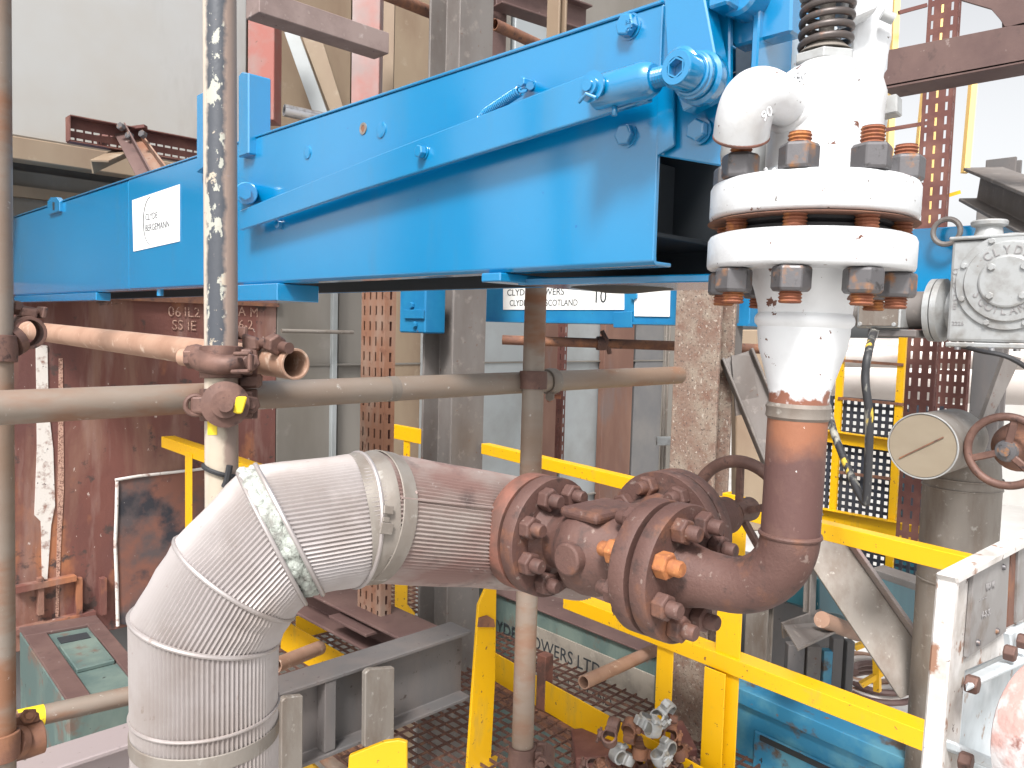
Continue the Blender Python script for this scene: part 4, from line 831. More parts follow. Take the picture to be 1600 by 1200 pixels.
# ================================================================== SAFETY VALVE
sv = thing('safety_valve', 'white painted spring safety valve bolted on top of the riser', 'valve', along(r0, RU, py=358))
fl2(sv, 349, 291, 'inlet_flange')
ga, gb = along(r0, RU, py=371), along(r0, RU, py=350)
MB().lathe([(.083, 0), (.083, (gb-ga).length*.35), (.078, (gb-ga).length*.5), (.083, (gb-ga).length*.65), (.083, (gb-ga).length)], ga, RU, 64).build('gasket', 'black', sv)
MB().lathe([(.107, 0), (.095, .004)], gb-RU*.002, RU, 64).build('rust_seat', 'rust', sv)
nb = 8; cU = Z3; u_ = V((1, 0, 0)); u_ = (u_-RU*u_.dot(RU)).normalized(); w_ = RU.cross(u_)
for k in range(nb):
    an = 2*math.pi*(k)/nb+math.radians(241); q = (u_*math.cos(an)+w_*math.sin(an))*.088
    bn_ = along(r0, RU, py=427); tn_ = along(r0, RU, py=291)
    n_ = MB().hexn(bn_+q, -RU, .0195, .025, ph=random.random()).build('stud_nut', 'nut', sv, bev=.001)
    MB().thread(bn_+q-RU*.024, -RU, .0115, .012).build('stud_end', 'stud', n_)
    n_ = MB().hexn(tn_+q, RU, .0195, .025, ph=random.random()).build('stud_nut', 'nut', sv, bev=.001)
    MB().thread(tn_+q+RU*.026, RU, .0115, .010 if k % 3 else .016).build('stud_end', 'stud', n_)
    MB().thread(ga+q-RU*.002, RU, .0118, (gb-ga).length+.004).build('stud_shank', 'stud', sv)
tq = along(r0, RU, py=291)
def sy(py): return (along(r0, RU, py=py)-tq).length
B0 = tq+V((0.006, -.006, 0))
MB().lathe([(.078, 0), (.066, .006), (.058, .016), (.058, .03), (.058, sy(175)), (.059, sy(150)), (.054, sy(128)), (.040, sy(112)), (.032, sy(106)), (.028, sy(101))], B0, RU, 64).build('valve_body', 'white', sv)
def pc_(px, py, d): return P(px, py, d)
# outlet elbow, mouth down
op = [pc_(1262, 178, .83), pc_(1236, 166, .81), pc_(1210, 152, .795), pc_(1188, 148, .787), pc_(1171, 160, .787), pc_(1162, 186, .795), pc_(1158, 214, .806)]
def smoothp(p, n=6):
    o = []
    for i in range(len(p)-1):
        a, b, c, d = p[max(i-1, 0)], p[i], p[i+1], p[min(i+2, len(p)-1)]
        for k in range(n):
            t = k/n; o.append(.5*((2*b)+(c-a)*t+(2*a-5*b+4*c-d)*t*t+(-a+3*b-3*c+d)*t**3))
    return o+[p[-1]]
sp = smoothp(op); n_ = len(sp)
MB().tube(sp, .025, 36, cap=False, rr=[.0175+.0085*min(1, i/(n_*.55)) for i in range(n_)]).build('outlet_elbow', 'white', sv, sol=.004)
md = (sp[-1]-sp[-3]).normalized()
MB().torus(sp[-1], md, .0265, .0022, 40, 8).build('outlet_rim', 'rustsal', sv)
MB().lathe([(.0255, 0), (.0255, .001)], sp[-1]-md*.006, md, 32).build('outlet_mouth', 'rust', sv)
ed = (op[1]-op[0]).normalized()
MB().lathe([(.030, 0), (.030, .005), (.027, .010), (.024, .013)], op[1]-ed*.006, ed, 36).build('outlet_collar', 'white', sv, bev=.001)
MB().hexn(op[1]-ed*.016, ed, .0335, .011, seg=8).build('outlet_nut', 'white', sv, bev=.001)
text('90', .013, pc_(1192, 192, .752), RT-UP*-.9, UP-RT*.3, 'cast_mark', 'white', sv, .0015)
text('EC', .014, pc_(1240, 127, .795), RT, UP, 'cast_mark', 'white', sv, .002)
text('5', .014, pc_(1221, 252, .785), RT, UP, 'cast_mark', 'white', sv, .003)
text('V116', .017, pc_(1194, 281, .785), RT, UP, 'cast_mark', 'white', sv, .003)
MB().lathe([(.012, -.04), (.026, -.03), (.030, 0), (.028, .03), (.015, .04)], P(1166, 242, .93), RU, 32).build('drain_pot', 'silver', sv)
# plug boss on the right
pb0 = P(1352, 176, .86); pd_ = (RT*.75-FW*.66).normalized()
MB().lathe([(.034, -.05), (.028, -.02), (.026, 0), (.027, .004), (.025, .016)], pb0, pd_, 36).build('plug_boss', 'white', sv)
MB().box(pb0+pd_*.024, .020, .020, .022, (UP, pd_.cross(UP).normalized(), pd_)).build('square_plug', 'silver', sv, bev=.0015)
# yoke, spring, lever
cS = along(r0, RU, py=98)+V((.012, -.006, 0))
st_ = P(1288, 98, .862); 
MB().hexn(st_-RU*.004, RU, .033, .012, ph=.4).build('spring_seat', 'silver', sv, bev=.001)
MB().lathe([(.028, .010), (.020, .018), (.014, .022), (.008, .026), (.008, .14)], st_, RU, 28).build('spindle', 'galvclean', sv)
pts = []; turns = 4.3; Hs = .052
for i in range(int(turns*28)+1):
    an = i/28*2*math.pi; t = i/(turns*28); pts.append(st_+RU*(.014+Hs*t)+(u_*math.cos(an)+w_*math.sin(an))*.0255)
MB().tube(pts, .0038, 12).build('coil_spring', 'springsteel', sv)
MB().lathe([(.030, 0), (.031, .004), (.026, .008), (.012, .010), (.012, .05)], st_+RU*(.014+Hs+.004), RU, 36).build('spring_cap', 'silver', sv)
ya_ = [(1326, 130), (1332, 40), (1335, -40), (1400, -40), (1396, 60), (1388, 96), (1378, 150), (1358, 200)]
MB().prism([P(a_, b_, .885) for a_, b_ in ya_], FW*.035).build('yoke_arm', 'white', sv, bev=.006, bseg=3)
MB().prism([P(a_, b_, .90) for a_, b_ in ((1240, 130), (1244, 60), (1246, -40), (1258, -40), (1258, 60), (1256, 120))], FW*.02).build('yoke_arm', 'silver', sv, bev=.003) if False else None
MB().prism([P(a_, b_, .855) for a_, b_ in ((1316, -40), (1378, -40), (1374, 14), (1330, 33), (1318, 20))], FW*.03).build('lever', 'white', sv, bev=.006, bseg=3)
MB().cyl(P(1378, 22, .87), P(1396, 30, .87), .006).build('lever_pin', 'silver', sv)
MB().prism([P(a_, b_, .93) for a_, b_ in ((1312, 38), (1336, 36), (1338, 96), (1312, 104))], FW*.02).build('rear_arm', 'grey', sv, bev=.002)
MB().lathe([(.014, 0), (.018, .012), (.018, .024), (.012, .03)], P(1398, 150, .9), RU, 20).build('side_lug', 'white', sv) if False else None
# ================================================================== SCAFFOLD TUBES AND COUPLERS
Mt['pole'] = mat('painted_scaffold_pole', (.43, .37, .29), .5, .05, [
    dict(c=(.42, .34, .28), s=30, lo=.5, hi=.75, mx=.7),
    dict(c=(.052, .058, .070), s=30, lo=.33, hi=.37, g=((0, 0, 1), along(P(345, 600, 1.19), Z3, py=548).z, along(P(345, 600, 1.19), Z3, py=538).z, 0)),
    dict(c=(.36, .36, .31), s=40, lo=.555, hi=.575, st=(1, 1, .6), g=((0, 0, 1), along(P(345, 600, 1.19), Z3, py=549).z, along(P(345, 600, 1.19), Z3, py=540).z, 0)),
    dict(c=(.50, .43, .36), g=(tuple(RT), P(330, 540, 1.19).dot(RT)+.004, P(330, 540, 1.19).dot(RT)-.002, .012), gs=40),  # edge strips down both sides: bare paint with light painted in
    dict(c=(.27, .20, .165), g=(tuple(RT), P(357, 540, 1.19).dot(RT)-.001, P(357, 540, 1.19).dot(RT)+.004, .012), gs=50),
    dict(c=(.28, .22, .2), s=130, lo=.66, hi=.7)], (130, .4, .0012))
def tubevert(px, py, d, y0, y1, r, m, label, px2=None, py2=None, d2=None):
    a_ = P(px, py, d)
    if px2: b_ = P(px2, py2, d2)
    else: b_ = along(a_, Z3, py=y0)
    return tag(MB().pipe(a_, b_, r).build('scaffold_tube', m), label, 'scaffold tube')
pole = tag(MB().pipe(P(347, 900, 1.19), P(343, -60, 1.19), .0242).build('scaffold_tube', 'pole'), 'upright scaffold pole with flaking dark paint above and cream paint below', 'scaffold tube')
def ontube(a_, b_, px, py, r): # nearest surface point towards camera
    d = (b_-a_).normalized(); q = along(a_, d, py=py); n = (EYE-q); n = (n-d*n.dot(d)).normalized(); return q+n*r, n, d
pa_, pb_ = P(347, 900, 1.19), P(343, -60, 1.19)
for (py, hpx, s_, e_, m) in ((665, 26, -.1, .55, 'yellowtape'),):
    q, n, d = ontube(pa_, pb_, 0, py, .0242); o = MB(); u = n; v_ = d.cross(u); b = []; R_ = .0247; hh = S(hpx, 1.19)/2
    c = q-n*.0242
    k = 8; o.v = []
    for j in (-1, 1):
        for i in range(k+1): an = s_+(e_-s_)*i/k; an += .35; o.v.append(c+d*hh*j+(u*math.cos(-an)+v_*math.sin(-an))*R_)
    for i in range(k): o.face([i, i+1, k+2+i, k+1+i])
    o.build('tape_patch', m, pole, sol=.0006)
# black tape / tie
o = MB(); q, n, d = ontube(pa_, pb_, 0, 735, .026)
MB().torus(q-n*.025, (d+RT*.35).normalized(), .0265, .004, 24, 6, 2.2, 5.2).build('black_tie', 'black', pole)
MB().tube([q+RT*.012+UP*.01, q+RT*.008-UP*.012, q+RT*.004-UP*.022], .005, 8).build('black_tie', 'black', pole)
T0, T1 = P(-60, 640, 1.05), P(1061, 586, 2.2)
ht = tag(MB().pipe(T0, T1, .0242).build('scaffold_tube', 'galv'), 'long level scaffold tube crossing from the left edge to mid photo', 'scaffold tube')
MB().lathe([(.0235, 0), (.020, .002), (.010, .004)], T1, (T1-T0).normalized(), 24).build('end_cap', 'tubepink', ht)
q = along(T0, (T1-T0).normalized(), px=822); MB().cyl(q, q+(T1-T0).normalized()*.012, .0247, cap=False).build('tape_band', 'yellowtape', ht)
q = along(T0, (T1-T0).normalized(), px=603); MB().cyl(q, q+(T1-T0).normalized()*.022, .0247, cap=False).build('tape_band', 'galvclean', ht)
U0_, U1_ = P(44, 516, 2.15), P(462, 569, 1.20)
tubething(U0_, U1_, .0242, 'tubepink', 'pale rusty scaffold tube with its open end pointing at the camera')
lp0, lp1 = P(-7, -60, 1.42), P(2, 1300, 1.42)
tubething(lp1, lp0, .0242, 'galv', 'scaffold pole along the very left edge of the photo')
M0, M1 = P(812, 1190, 2.0), P(838, 440, 1.72)
M1 = along(M0, Z3, py=440)
M0 = P(815, 1215, 1.75); M1 = P(838, 430, 1.75)
tubething(M0, M1, .0242, 'galv', 'upright tan scaffold tube standing behind the long level tube')
tubething(P(785, 531, 4.0), P(1212, 546, 3.9), .0242, 'rust', 'thin looking dark scaffold tube behind, level under the neighbouring soot blower')
def band(root, c, ax, R, w_, m, t=.006): return MB().lathe([(R, -w_/2), (R+t, -w_/2), (R+t+.001, 0), (R+t, w_/2), (R, w_/2)], c, ax, 32, False).build('coupler_band', m, root, bev=.001)
def coupler(label, c1, ax1, c2, ax2, m='coupler', R=.0246, face=None, group=None, sw=0):
    r_ = thing('scaffold_coupler', label, 'coupler', (c1+c2)/2, group)
    band(r_, c1, ax1, R, .048, m); band(r_, c2, ax2, R, .048, m)
    mid = (c1+c2)/2; dd_ = (c2-c1)
    if dd_.length > .01: MB().cyl(mid-dd_.normalized()*.008, mid+dd_.normalized()*.008, .03, .03, 20).build('pivot_plate', m, r_)
    vw = (EYE-mid).normalized()
    for (c, ax, sg) in ((c1, ax1, 1), (c2, ax2, -1)):
        sdv_ = ax.cross(vw).normalized()*sg; up_ = vw-ax*vw.dot(ax); up_.normalize()
        lug = c+sdv_*.036+up_*.004
        MB().box(lug, .018, .040, .028, (sdv_, ax, up_)).build('coupler_lug', m, r_, bev=.004, bseg=2)
        fl = c+sdv_*.042
        MB().tube([fl+ax*0-up_*.018, fl-up_*.0, fl+up_*.034], .0065, 12).build('coupler_bolt', m, r_)
        MB().hexn(fl+up_*.014, up_, .014, .014, ph=.3).build('coupler_nut', m, r_, bev=.001)
        MB().box(fl-up_*.02, .022, .046, .008, (sdv_, ax, up_)).build('coupler_hinge', m, r_, bev=.002)
    return r_
pdir = (pb_-pa_).normalized(); tdir = (T1-T0).normalized(); udir = (U1_-U0_).normalized()
c1_ = along(pa_, pdir, py=632); c2_ = along(T0, tdir, px=350)
k1 = coupler('brown swivel coupler with yellow paint daubs holding the long level tube to the painted pole', c1_, pdir, c2_, tdir)
vw = (EYE-c1_).normalized()
# the near cheek with its round pivot
ck = c1_+vw*.030
MB().lathe([(.034, 0), (.034, .006), (.020, .009), (.020, .014), (.011, .0145), (.011, .024)], P(352, 632, 1.155), vw, 28).build('coupler_cheek', 'coupler', k1)
MB().box(P(322, 633, 1.15), .046, .026, .012, (RT, UP, vw)).build('coupler_cheek', 'coupler', k1, bev=.004, bseg=2)
MB().torus(P(306, 633, 1.15), vw, .014, .0038, 24, 8).build('coupler_link', 'coupler', k1)
MB().box(P(374, 633, 1.148), .016, .026, .006, (RT, (UP+RT*.3).normalized(), vw)).build('yellow_daub', 'yellowtape', k1, bev=.002)
MB().box(P(391, 627, 1.20), .010, .018, .02, (RT, UP, vw)).build('yellow_daub', 'yellowtape', k1, bev=.004)
c3_ = along(pa_, pdir, py=566); c4_ = along(U0_, udir, px=352)
k2 = coupler('brown right-angle coupler wrapping the painted pole at the open-ended tube', c3_, pdir, c4_, udir)
wrap = smoothp([P(306, 556, 1.21), P(322, 566, 1.165), P(350, 570, 1.15), P(378, 566, 1.16)], 5)
MB().tube(wrap, .017, 14, rr=[.0185-.006*i/len(wrap) for i in range(len(wrap))]).build('coupler_strap', 'coupler', k2)
MB().tube([P(284, 558, 1.20), P(312, 560, 1.19)], .013, 16).build('coupler_bolt', 'tubepink', k2)
MB().hexn(P(292, 558, 1.195), RT, .018, .014).build('coupler_nut', 'coupler', k2, bev=.001)
fr_ = MB()
for (a_, b_) in (((366, 553), (392, 553)), ((392, 553), (392, 580)), ((392, 580), (362, 581))): fr_.bar(P(*a_, 1.135), P(*b_, 1.135), .016, .006, UP if a_[1] == b_[1] else RT)
fr_.build('coupler_frame', 'coupler', k2, bev=.002)
MB().cyl(P(410, 536, 1.23), P(452, 544, 1.18), .0085).build('coupler_bolt', 'coupler', k2); MB().hexn(P(424, 536, 1.2), (P(440, 541, 1.18)-P(424, 536, 1.2)), .016, .02).build('coupler_nut', 'coupler', k2, bev=.001)
MB().prism([P(a_, b_, 1.22) for a_, b_ in ((376, 520), (402, 528), (404, 548), (378, 550))], FW*.02).build('coupler_flap', 'coupler', k2, bev=.004)
MB().prism([P(a_, b_, 1.20) for a_, b_ in ((372, 586), (406, 584), (404, 606), (372, 608))], FW*.02).build('coupler_flap', 'coupler', k2, bev=.004)
md_ = (M1-M0).normalized(); c5 = along(M0, md_, py=594); c6 = along(T0, tdir, px=860)
k3 = thing('scaffold_coupler', 'pale galvanised coupler looped over the long level tube beside the upright tan tube', 'coupler', c6)
band(k3, c6, tdir, .0246, .030, 'galvclean', .005); band(k3, c5, md_, .0246, .04, 'coupler')
fq = c6-Z3*.036; MB().cyl(fq-V((0, 0, .012)), fq+V((0, 0, .022)), .006).build('coupler_bolt', 'stud', k3)
MB().hexn(fq+ (EYE-fq).normalized()*.006, (EYE-fq).normalized(), .012, .016).build('coupler_nut', 'galvclean', k3, bev=.001)
MB().cyl(fq+RT*.004, fq+RT*.026, .005).build('coupler_bolt', 'stud', k3)
ld = (lp1-lp0).normalized(); c7 = along(lp0, ld, py=545)
coupler('rusty coupler on the left edge pole beside the pale rusty tube', c7, ld, c7+V((.05, .03, .03)), udir)
c8 = along(lp0, ld, py=1165)
coupler('rust-red coupler low on the left edge pole', c8, ld, c8+V((.05, .03, -.02)), X3, 'rust')
c9 = along(M0, md_, py=1182)
coupler('rusty coupler at the foot of the upright tan tube', c9, md_, c9+V((.05, -.01, -.02)), V((.6, .5, .4)).normalized(), 'coupler')
c10 = along(P(785, 531, 4.0), (P(1212, 546, 3.9)-P(785, 531, 4.0)).normalized(), px=940)
k4 = thing('scaffold_coupler', 'small dark coupler on the thin dark tube under the neighbouring soot blower', 'coupler', c10)
band(k4, c10, X3-Y3*.8, .0246, .05, 'coupler', .01); MB().tube([c10+V((0, 0, .06)), c10+V((.0, -.03, .02)), c10+V((.03, -.03, -.05))], .012, 8).build('coupler_link', 'coupler', k4)
# heap of spare couplers at the column foot
heap_l = {'rust': 'rust-red scaffold coupler in the heap at the foot of the mottled column', 'silver': 'bare silvery scaffold coupler in the heap at the foot of the mottled column', 'coupler': 'dark brown scaffold coupler in the heap at the foot of the mottled column'}
rnd = random.Random(3)
def protoc(m):
    r_ = thing('scaffold_coupler', heap_l[m], 'coupler', (0, 0, 0), 'spare couplers heaped by the column')
    MB().lathe([(.025, -.024), (.032, -.022), (.034, 0), (.032, .022), (.025, .024)], V((0, 0, 0)), X3, 24, False).build('coupler_band', m, r_)
    MB().lathe([(.025, -.024), (.032, -.022), (.034, 0), (.032, .022), (.025, .024)], V((0, 0, .06)), Y3, 24, False).build('coupler_band', m, r_)
    MB().box(V((0, .04, 0)), .036, .02, .03).build('coupler_lug', m, r_, bev=.004); MB().cyl(V((0, .045, -.03)), V((0, .045, .035)), .006).build('coupler_bolt', m, r_)
    MB().box(V((.04, 0, .06)), .02, .036, .03).build('coupler_lug', m, r_, bev=.004); MB().hexn(V((0, .045, .012)), Z3, .013, .012).build('coupler_nut', m, r_)
    MB().box(V((0, 0, .03)), .05, .05, .02).build('pivot_plate', m, r_, bev=.004)
    return r_
topl = ['dark brown spare coupler at the left of the heap before the mottled column', 'rust-red spare coupler on the left shoulder of the heap', 'silvery spare coupler highest but one in the heap', 'rust-red spare coupler leaning on the mottled column at the right of the heap', 'silvery spare coupler in the left part of the heap', 'rust-red spare coupler in the very middle of the heap', 'silvery spare coupler with round mouth in the right part of the heap', 'rust-red spare coupler low against the mottled column', 'rust-red spare coupler at the lower left of the heap', 'rust-red spare coupler low down in the heap, left of centre', 'dark brown spare coupler at the bottom middle of the heap', 'rust-red spare coupler at the bottom right of the heap', 'dark brown spare coupler at the far right of the heap beside the yellow post', 'dark brown spare coupler lying furthest left before the heap', 'silvery spare coupler on the very top of the heap', 'dark brown spare coupler at the bottom edge of the photo under the heap', 'rust-red spare coupler at the bottom edge of the photo, right of the dark one']
protos = {m: protoc(m) for m in ('rust', 'silver', 'coupler')}; used = set()
spots = [(952, 1142, 'coupler'), (985, 1138, 'rust'), (1020, 1128, 'silver'), (1046, 1138, 'rust'), (965, 1168, 'silver'), (1000, 1165, 'rust'), (1030, 1172, 'silver'), (1062, 1165, 'rust'), (945, 1195, 'rust'), (980, 1195, 'rust'), (1012, 1198, 'coupler'), (1048, 1198, 'rust'), (1078, 1188, 'coupler'), (925, 1186, 'coupler'), (1028, 1110, 'silver'), (975, 1215, 'coupler'), (1040, 1225, 'rust')]
for (px, py, m) in spots:
    r_ = protos[m]
    if m in used:
        n = r_.copy(); C.objects.link(n)
        for chd in r_.children: c = chd.copy(); C.objects.link(c); c.parent = n
        r_ = n
    used.add(m); r_['label'] = topl[spots.index((px, py, m))]; r_.scale = (.82, .82, .82); r_.location = P(px, py+12, 2.72+rnd.uniform(-.1, .1)); r_.rotation_euler = (rnd.uniform(0, 6), rnd.uniform(0, 6), rnd.uniform(0, 6))
tag(MB().prism([P(a_, b_, 2.9) for a_, b_ in ((900, 1185), (1090, 1170), (1090, 1300), (900, 1300))], FW*.25).build('coupler_bin', 'perfdk', bev=.004), 'dark rusty bin under the heap of spare couplers', 'bin')

# ================================================================== RIGHT SIDE MACHINERY
GX = P(1560, 440, 1.95).x
def og(px, py, dx=0): return hit(px, py, 0, GX+dx)
gb_ = thing('gearbox', 'silver painted cast gearbox with round lettered cover at the right edge', 'gearbox', og(1570, 540))
y0_, y1_ = og(1685, 450).y, og(1483, 450).y; z0_, z1_ = og(1500, 534).z, og(1500, 376).z
MB().bb((GX, y0_, z0_), (GX+.2, y1_, z1_)).build('housing', 'silver', gb_, bev=.008, bseg=2)
MB().bb((GX-.008, y0_-.005, z1_+.001), (GX+.2, y1_+.006, z1_+.010)).build('top_flange', 'silver', gb_, bev=.003)
MB().bb((GX-.006, y0_, z0_-.014), (GX+.2, y1_, z0_-.001)).build('base_flange', 'silver', gb_, bev=.003)
cg = og(1577, 440); Rg = S(74, 1.97)*1.0
MB().lathe([(Rg, 0), (Rg, .006), (Rg*.84, .007), (Rg*.82, .013), (Rg*.55, .014), (Rg*.54, .019), (Rg*.5, .021)], cg, -X3, 64).build('round_cover', 'silver', gb_, bev=.0008)
for k in range(8):
    an = 2*math.pi*(k+.5)/8; MB().hexn(cg-X3*.006+(Y3*math.cos(an)+Z3*math.sin(an))*Rg*.92, -X3, .0075, .006).build('cover_bolt', 'silver', gb_)
for k in range(4):
    an = math.pi/4+k*math.pi/2; MB().hexn(cg-X3*.020+(Y3*math.cos(an)+Z3*math.sin(an))*Rg*.42, -X3, .009, .007).build('cover_bolt', 'silver', gb_)
Mt['castink'] = mat('cast_letter_edges', (.26, .25, .25), .6)
def arctext(word, r, a_start, a_step, inv=False):
    for i, chh in enumerate(word):
        a_ = math.radians(a_start+a_step*i); rad = (-Y3)*math.cos(a_)+Z3*math.sin(a_); tan = (-Y3)*math.sin(a_)-Z3*math.cos(a_)
        if inv: o_ = cg-X3*.0145+rad*(r+.010)+tan*.006; text(chh, .030, o_, -tan, -rad, 'cover_lettering', 'castink', gb_, .0012, .85)
        else: o_ = cg-X3*.0145+rad*r-tan*.008; text(chh, .030, o_, tan, rad, 'cover_lettering', 'castink', gb_, .0012, .85)
arctext('CLYDE', Rg*.57, 128, -17); arctext('SCOTLAND', Rg*.60, 206, 15, True)
for i, chh in enumerate('CLYDE'): text(chh, .022, og(1488, 429+i*13.5, -.0005), -Y3, Z3, 'cast_lettering', 'castink', gb_, .0012, .8)
text('2226', .014, og(1487, 508, -.0005), -Y3, Z3, 'cast_lettering', 'castink', gb_, .0012)
fc = V((GX+.08, og(1530, 370).y, z1_+.010)); MB().lathe([(.040, 0), (.034, .006), (.030, .028), (.042, .034), (.043, .042), (.040, .046)], fc, Z3, 32).build('filler_neck', 'silver', gb_)
for (px) in (1497, 1550, 1590): MB().lathe([(.008, 0), (.008, .006)], V((GX-.004, og(px, 540).y, z0_-.020)), Z3, 12).build('base_bolt', 'chrome', gb_)
fa_ = V((GX+.10, y1_+.001, (z0_+z1_)/2-.045))
MB().lathe([(.05, 0), (.055, .02), (.085, .035), (.085, .05)], fa_, Y3, 48).build('neck_flange', 'silver', gb_)
MB().lathe([(.085, .053), (.085, .068), (.06, .07)], fa_, Y3, 48).build('neck_flange', 'silver', gb_)
# motor and switch box left of it
mo = thing('motor', 'small silver grey motor with blank data plate left of the gearbox flange', 'motor', og(1375, 528))
ym0, ym1 = og(1432, 500).y, og(1332, 500).y
MB().cyl(fa_+Y3*.07, V((fa_.x, ym1+.02, fa_.z+.0)), .052, .052, 36).build('motor_body', 'grey', mo)
MB().bb((GX+.01, og(1405, 490).y, og(1370, 512).z), (GX+.10, og(1337, 490).y, og(1370, 470).z)).build('terminal_box', 'silver', mo, bev=.003)
MB().bb((GX+.003, og(1402, 490).y, og(1370, 509).z), (GX+.010, og(1341, 490).y, og(1370, 472).z)).build('box_lid', 'galvclean', mo, bev=.001)
for q in ((1344, 506), (1397, 507)): MB().hexn(og(*q, .003), -X3, .006, .004).build('lid_screw', 'silver', mo)
text('MINN', .018, og(1354, 480, .0022), -Y3, Z3, 'handwriting', 'ink', mo, .0004)
MB().bb((GX+.02, og(1428, 500).y, og(1370, 526).z), (GX+.12, og(1352, 500).y, og(1370, 514).z)).build('mounting_foot', 'greydk', mo, bev=.003)
MB().cyl(og(1368, 514, .02), og(1364, 526, .02), .012).build('cable_gland', 'silver', mo)
# hanging cable
cpts = smoothp([og(1366, 518, .02), P(1358, 545, 1.93), P(1352, 590, 1.9), P(1358, 650, 1.9), P(1357, 720, 1.92), P(1354, 778, 1.94), P(1350, 783, 1.95), P(1335, 755, 2.0), P(1308, 690, 2.1), P(1299, 660, 2.15), P(1292, 630, 2.2), P(1280, 600, 2.3)], 8)
tag(MB().tube(cpts, .0098, 12).build('cable', 'cable'), 'worn black cable with pale and yellow daubs hanging in a loop from the motor', 'cable')
cp2 = smoothp([og(1500, 540, .05), P(1530, 548, 1.95), P(1580, 560, 1.9), P(1640, 600, 1.9)], 6)
tag(MB().tube(cp2, .006, 8).build('cable', 'black'), 'thin black cable running under the gearbox to the right edge', 'cable')
# lagged drum and riser
ld_ = thing('lagged_branch', 'stubby lagged pipe end with flat round cap above the lagged riser', 'pipe', P(1470, 745, 2.25))
LC = P(1441, 697, 2.1); rL_ = S(50, 2.1)*1.02
MB().lathe([(rL_, 0), (rL_+.002, .004), (rL_, .010), (rL_, .26), (rL_*.8, .34), (rL_*.3, .38)], LC, X3, 56).build('drum', 'galvclean', ld_)
MB().lathe([(rL_-.004, -.002), (rL_-.004, .0)], LC, X3, 56).build('end_cap', 'capmetal', ld_)
MB().torus(LC-X3*.001, X3, rL_, .002, 56, 6).build('cap_rim', 'silver', ld_)
MB().bar(hit(1405, 716, 0, LC.x-.004), hit(1474, 683, 0, LC.x-.004), .003, .003).build('cap_seam', 'rust', ld_)
lr = thing('lagged_riser', 'thick dull grey-brown lagged riser behind the yellow rail, lower right', 'pipe', P(1495, 1200, 2.4))
a_, b_ = vline(1500, 800, 2.42, 700, 1300)
MB().lathe([(.108, 0), (.108, (b_-a_).length*.9), (.100, (b_-a_).length*.97), (.07, (b_-a_).length)], a_, Z3, 56).build('lagging', 'galvclean', lr)
for py in (745, 760, 905): MB().torus(along(a_, Z3, py=py), Z3, .1085, .003, 56, 6).build('seam_bead', 'galvclean', lr)
# handwheel right
hv = thing('handwheel_valve', 'rust-brown spoked handwheel with valve body at the right edge', 'valve', P(1572, 765, 2.0))
HC = P(1572, 705, 2.0); hr = S(54, 2.0)
hwr = MB().torus(HC, X3, hr, .0105, 56, 12).build('handwheel', 'coupler', hv)
for k in range(3):
    an = math.radians(100+k*120); MB().bar(HC, HC+(Y3*math.cos(an)+Z3*math.sin(an))*(hr-.004), .018, .010, X3).build('spoke', 'coupler', hwr, bev=.003)
MB().lathe([(.026, 0), (.028, .006), (.024, .016), (.012, .018), (.012, .026)], HC+X3*.01, -X3, 28).build('hub', 'nut', hwr)
MB().lathe([(.02, 0), (.03, .05), (.065, .12), (.07, .20)], HC, X3, 28).build('bonnet', 'rust', hv)
# steel behind gearbox
hcol('steel_column', 'dark column under the gearbox between slotted upright and grey brace', 1545, 3.6, 250, 700, .10, .12, 'greydk')
flat('diagonal_brace', 'light grey brace rising right below the gearbox', 'brace', [(1535, 655), (1552, 650), (1596, 560), (1572, 552)], 3.3, .03, 'grey')
ib = thing('cross_beam', 'brown grey stiffened beam over the gearbox at the right edge', 'beam', P(1560, 350, 3.2))
A0 = P(1525, 312, 3.0); q1 = A0-Y3*1.2+X3*0
yi0, yi1 = hit(1522, 300, 0, A0.x).y, hit(1720, 300, 0, A0.x).y
zi1 = hit(1545, 262, 0, A0.x).z; zi0 = hit(1545, 312, 0, A0.x).z
dI = V((-.75, -1, 0)).normalized()
s0_ = V((A0.x, yi0, (zi0+zi1)/2))
s0_ = P(1532, 288, 2.9); hI = S(52, 2.9)
MB().prof(s0_, s0_+V((.25, -1.0, 0)).normalized()*1.4 if False else P(1720, 372, 2.0), Ipr(hI, .13, .012, .01)).build('beam_section', 'grey', ib, bev=.002)
hcol('steel_column', 'grey brown column carrying the stiffened beam behind the gearbox', 1545, 3.1, 305, 420, .14, .13, 'grey')
# rusty beam top right
rbm = thing('cross_beam', 'brown rusty I-beam with a gusseted post at the top right', 'beam', P(1480, 140, 2.4))
Xr = P(1500, 100, 2.35).x
def orr(px, py, dx=0): return hit(px, py, 0, Xr+dx)
MB().prism([orr(a_, b_) for a_, b_ in ((1388, 78), (1570, 42), (1700, 10), (1700, 78), (1378, 137), (1372, 128), (1386, 108))], V((.012, 0, 0))).build('web', 'purple', rbm, bev=.001)
MB().prism([orr(a_, b_) for a_, b_ in ((1376, 134), (1700, 74), (1700, 80), (1378, 140))], V((.12, 0, 0))).build('bottom_flange', 'purple', rbm, bev=.001)
MB().prism([orr(a_, b_) for a_, b_ in ((1500, -40), (1700, -40), (1700, 30), (1570, 42), (1562, 30), (1548, 14), (1500, 0))], V((.012, 0, 0))).build('gusset', 'purple', rbm, bev=.001)
MB().prism([orr(a_, b_, .013) for a_, b_ in ((1562, -60), (1640, -60), (1640, 60), (1566, 60))], V((.08, 0, 0))).build('post', 'purple', rbm, bev=.002)
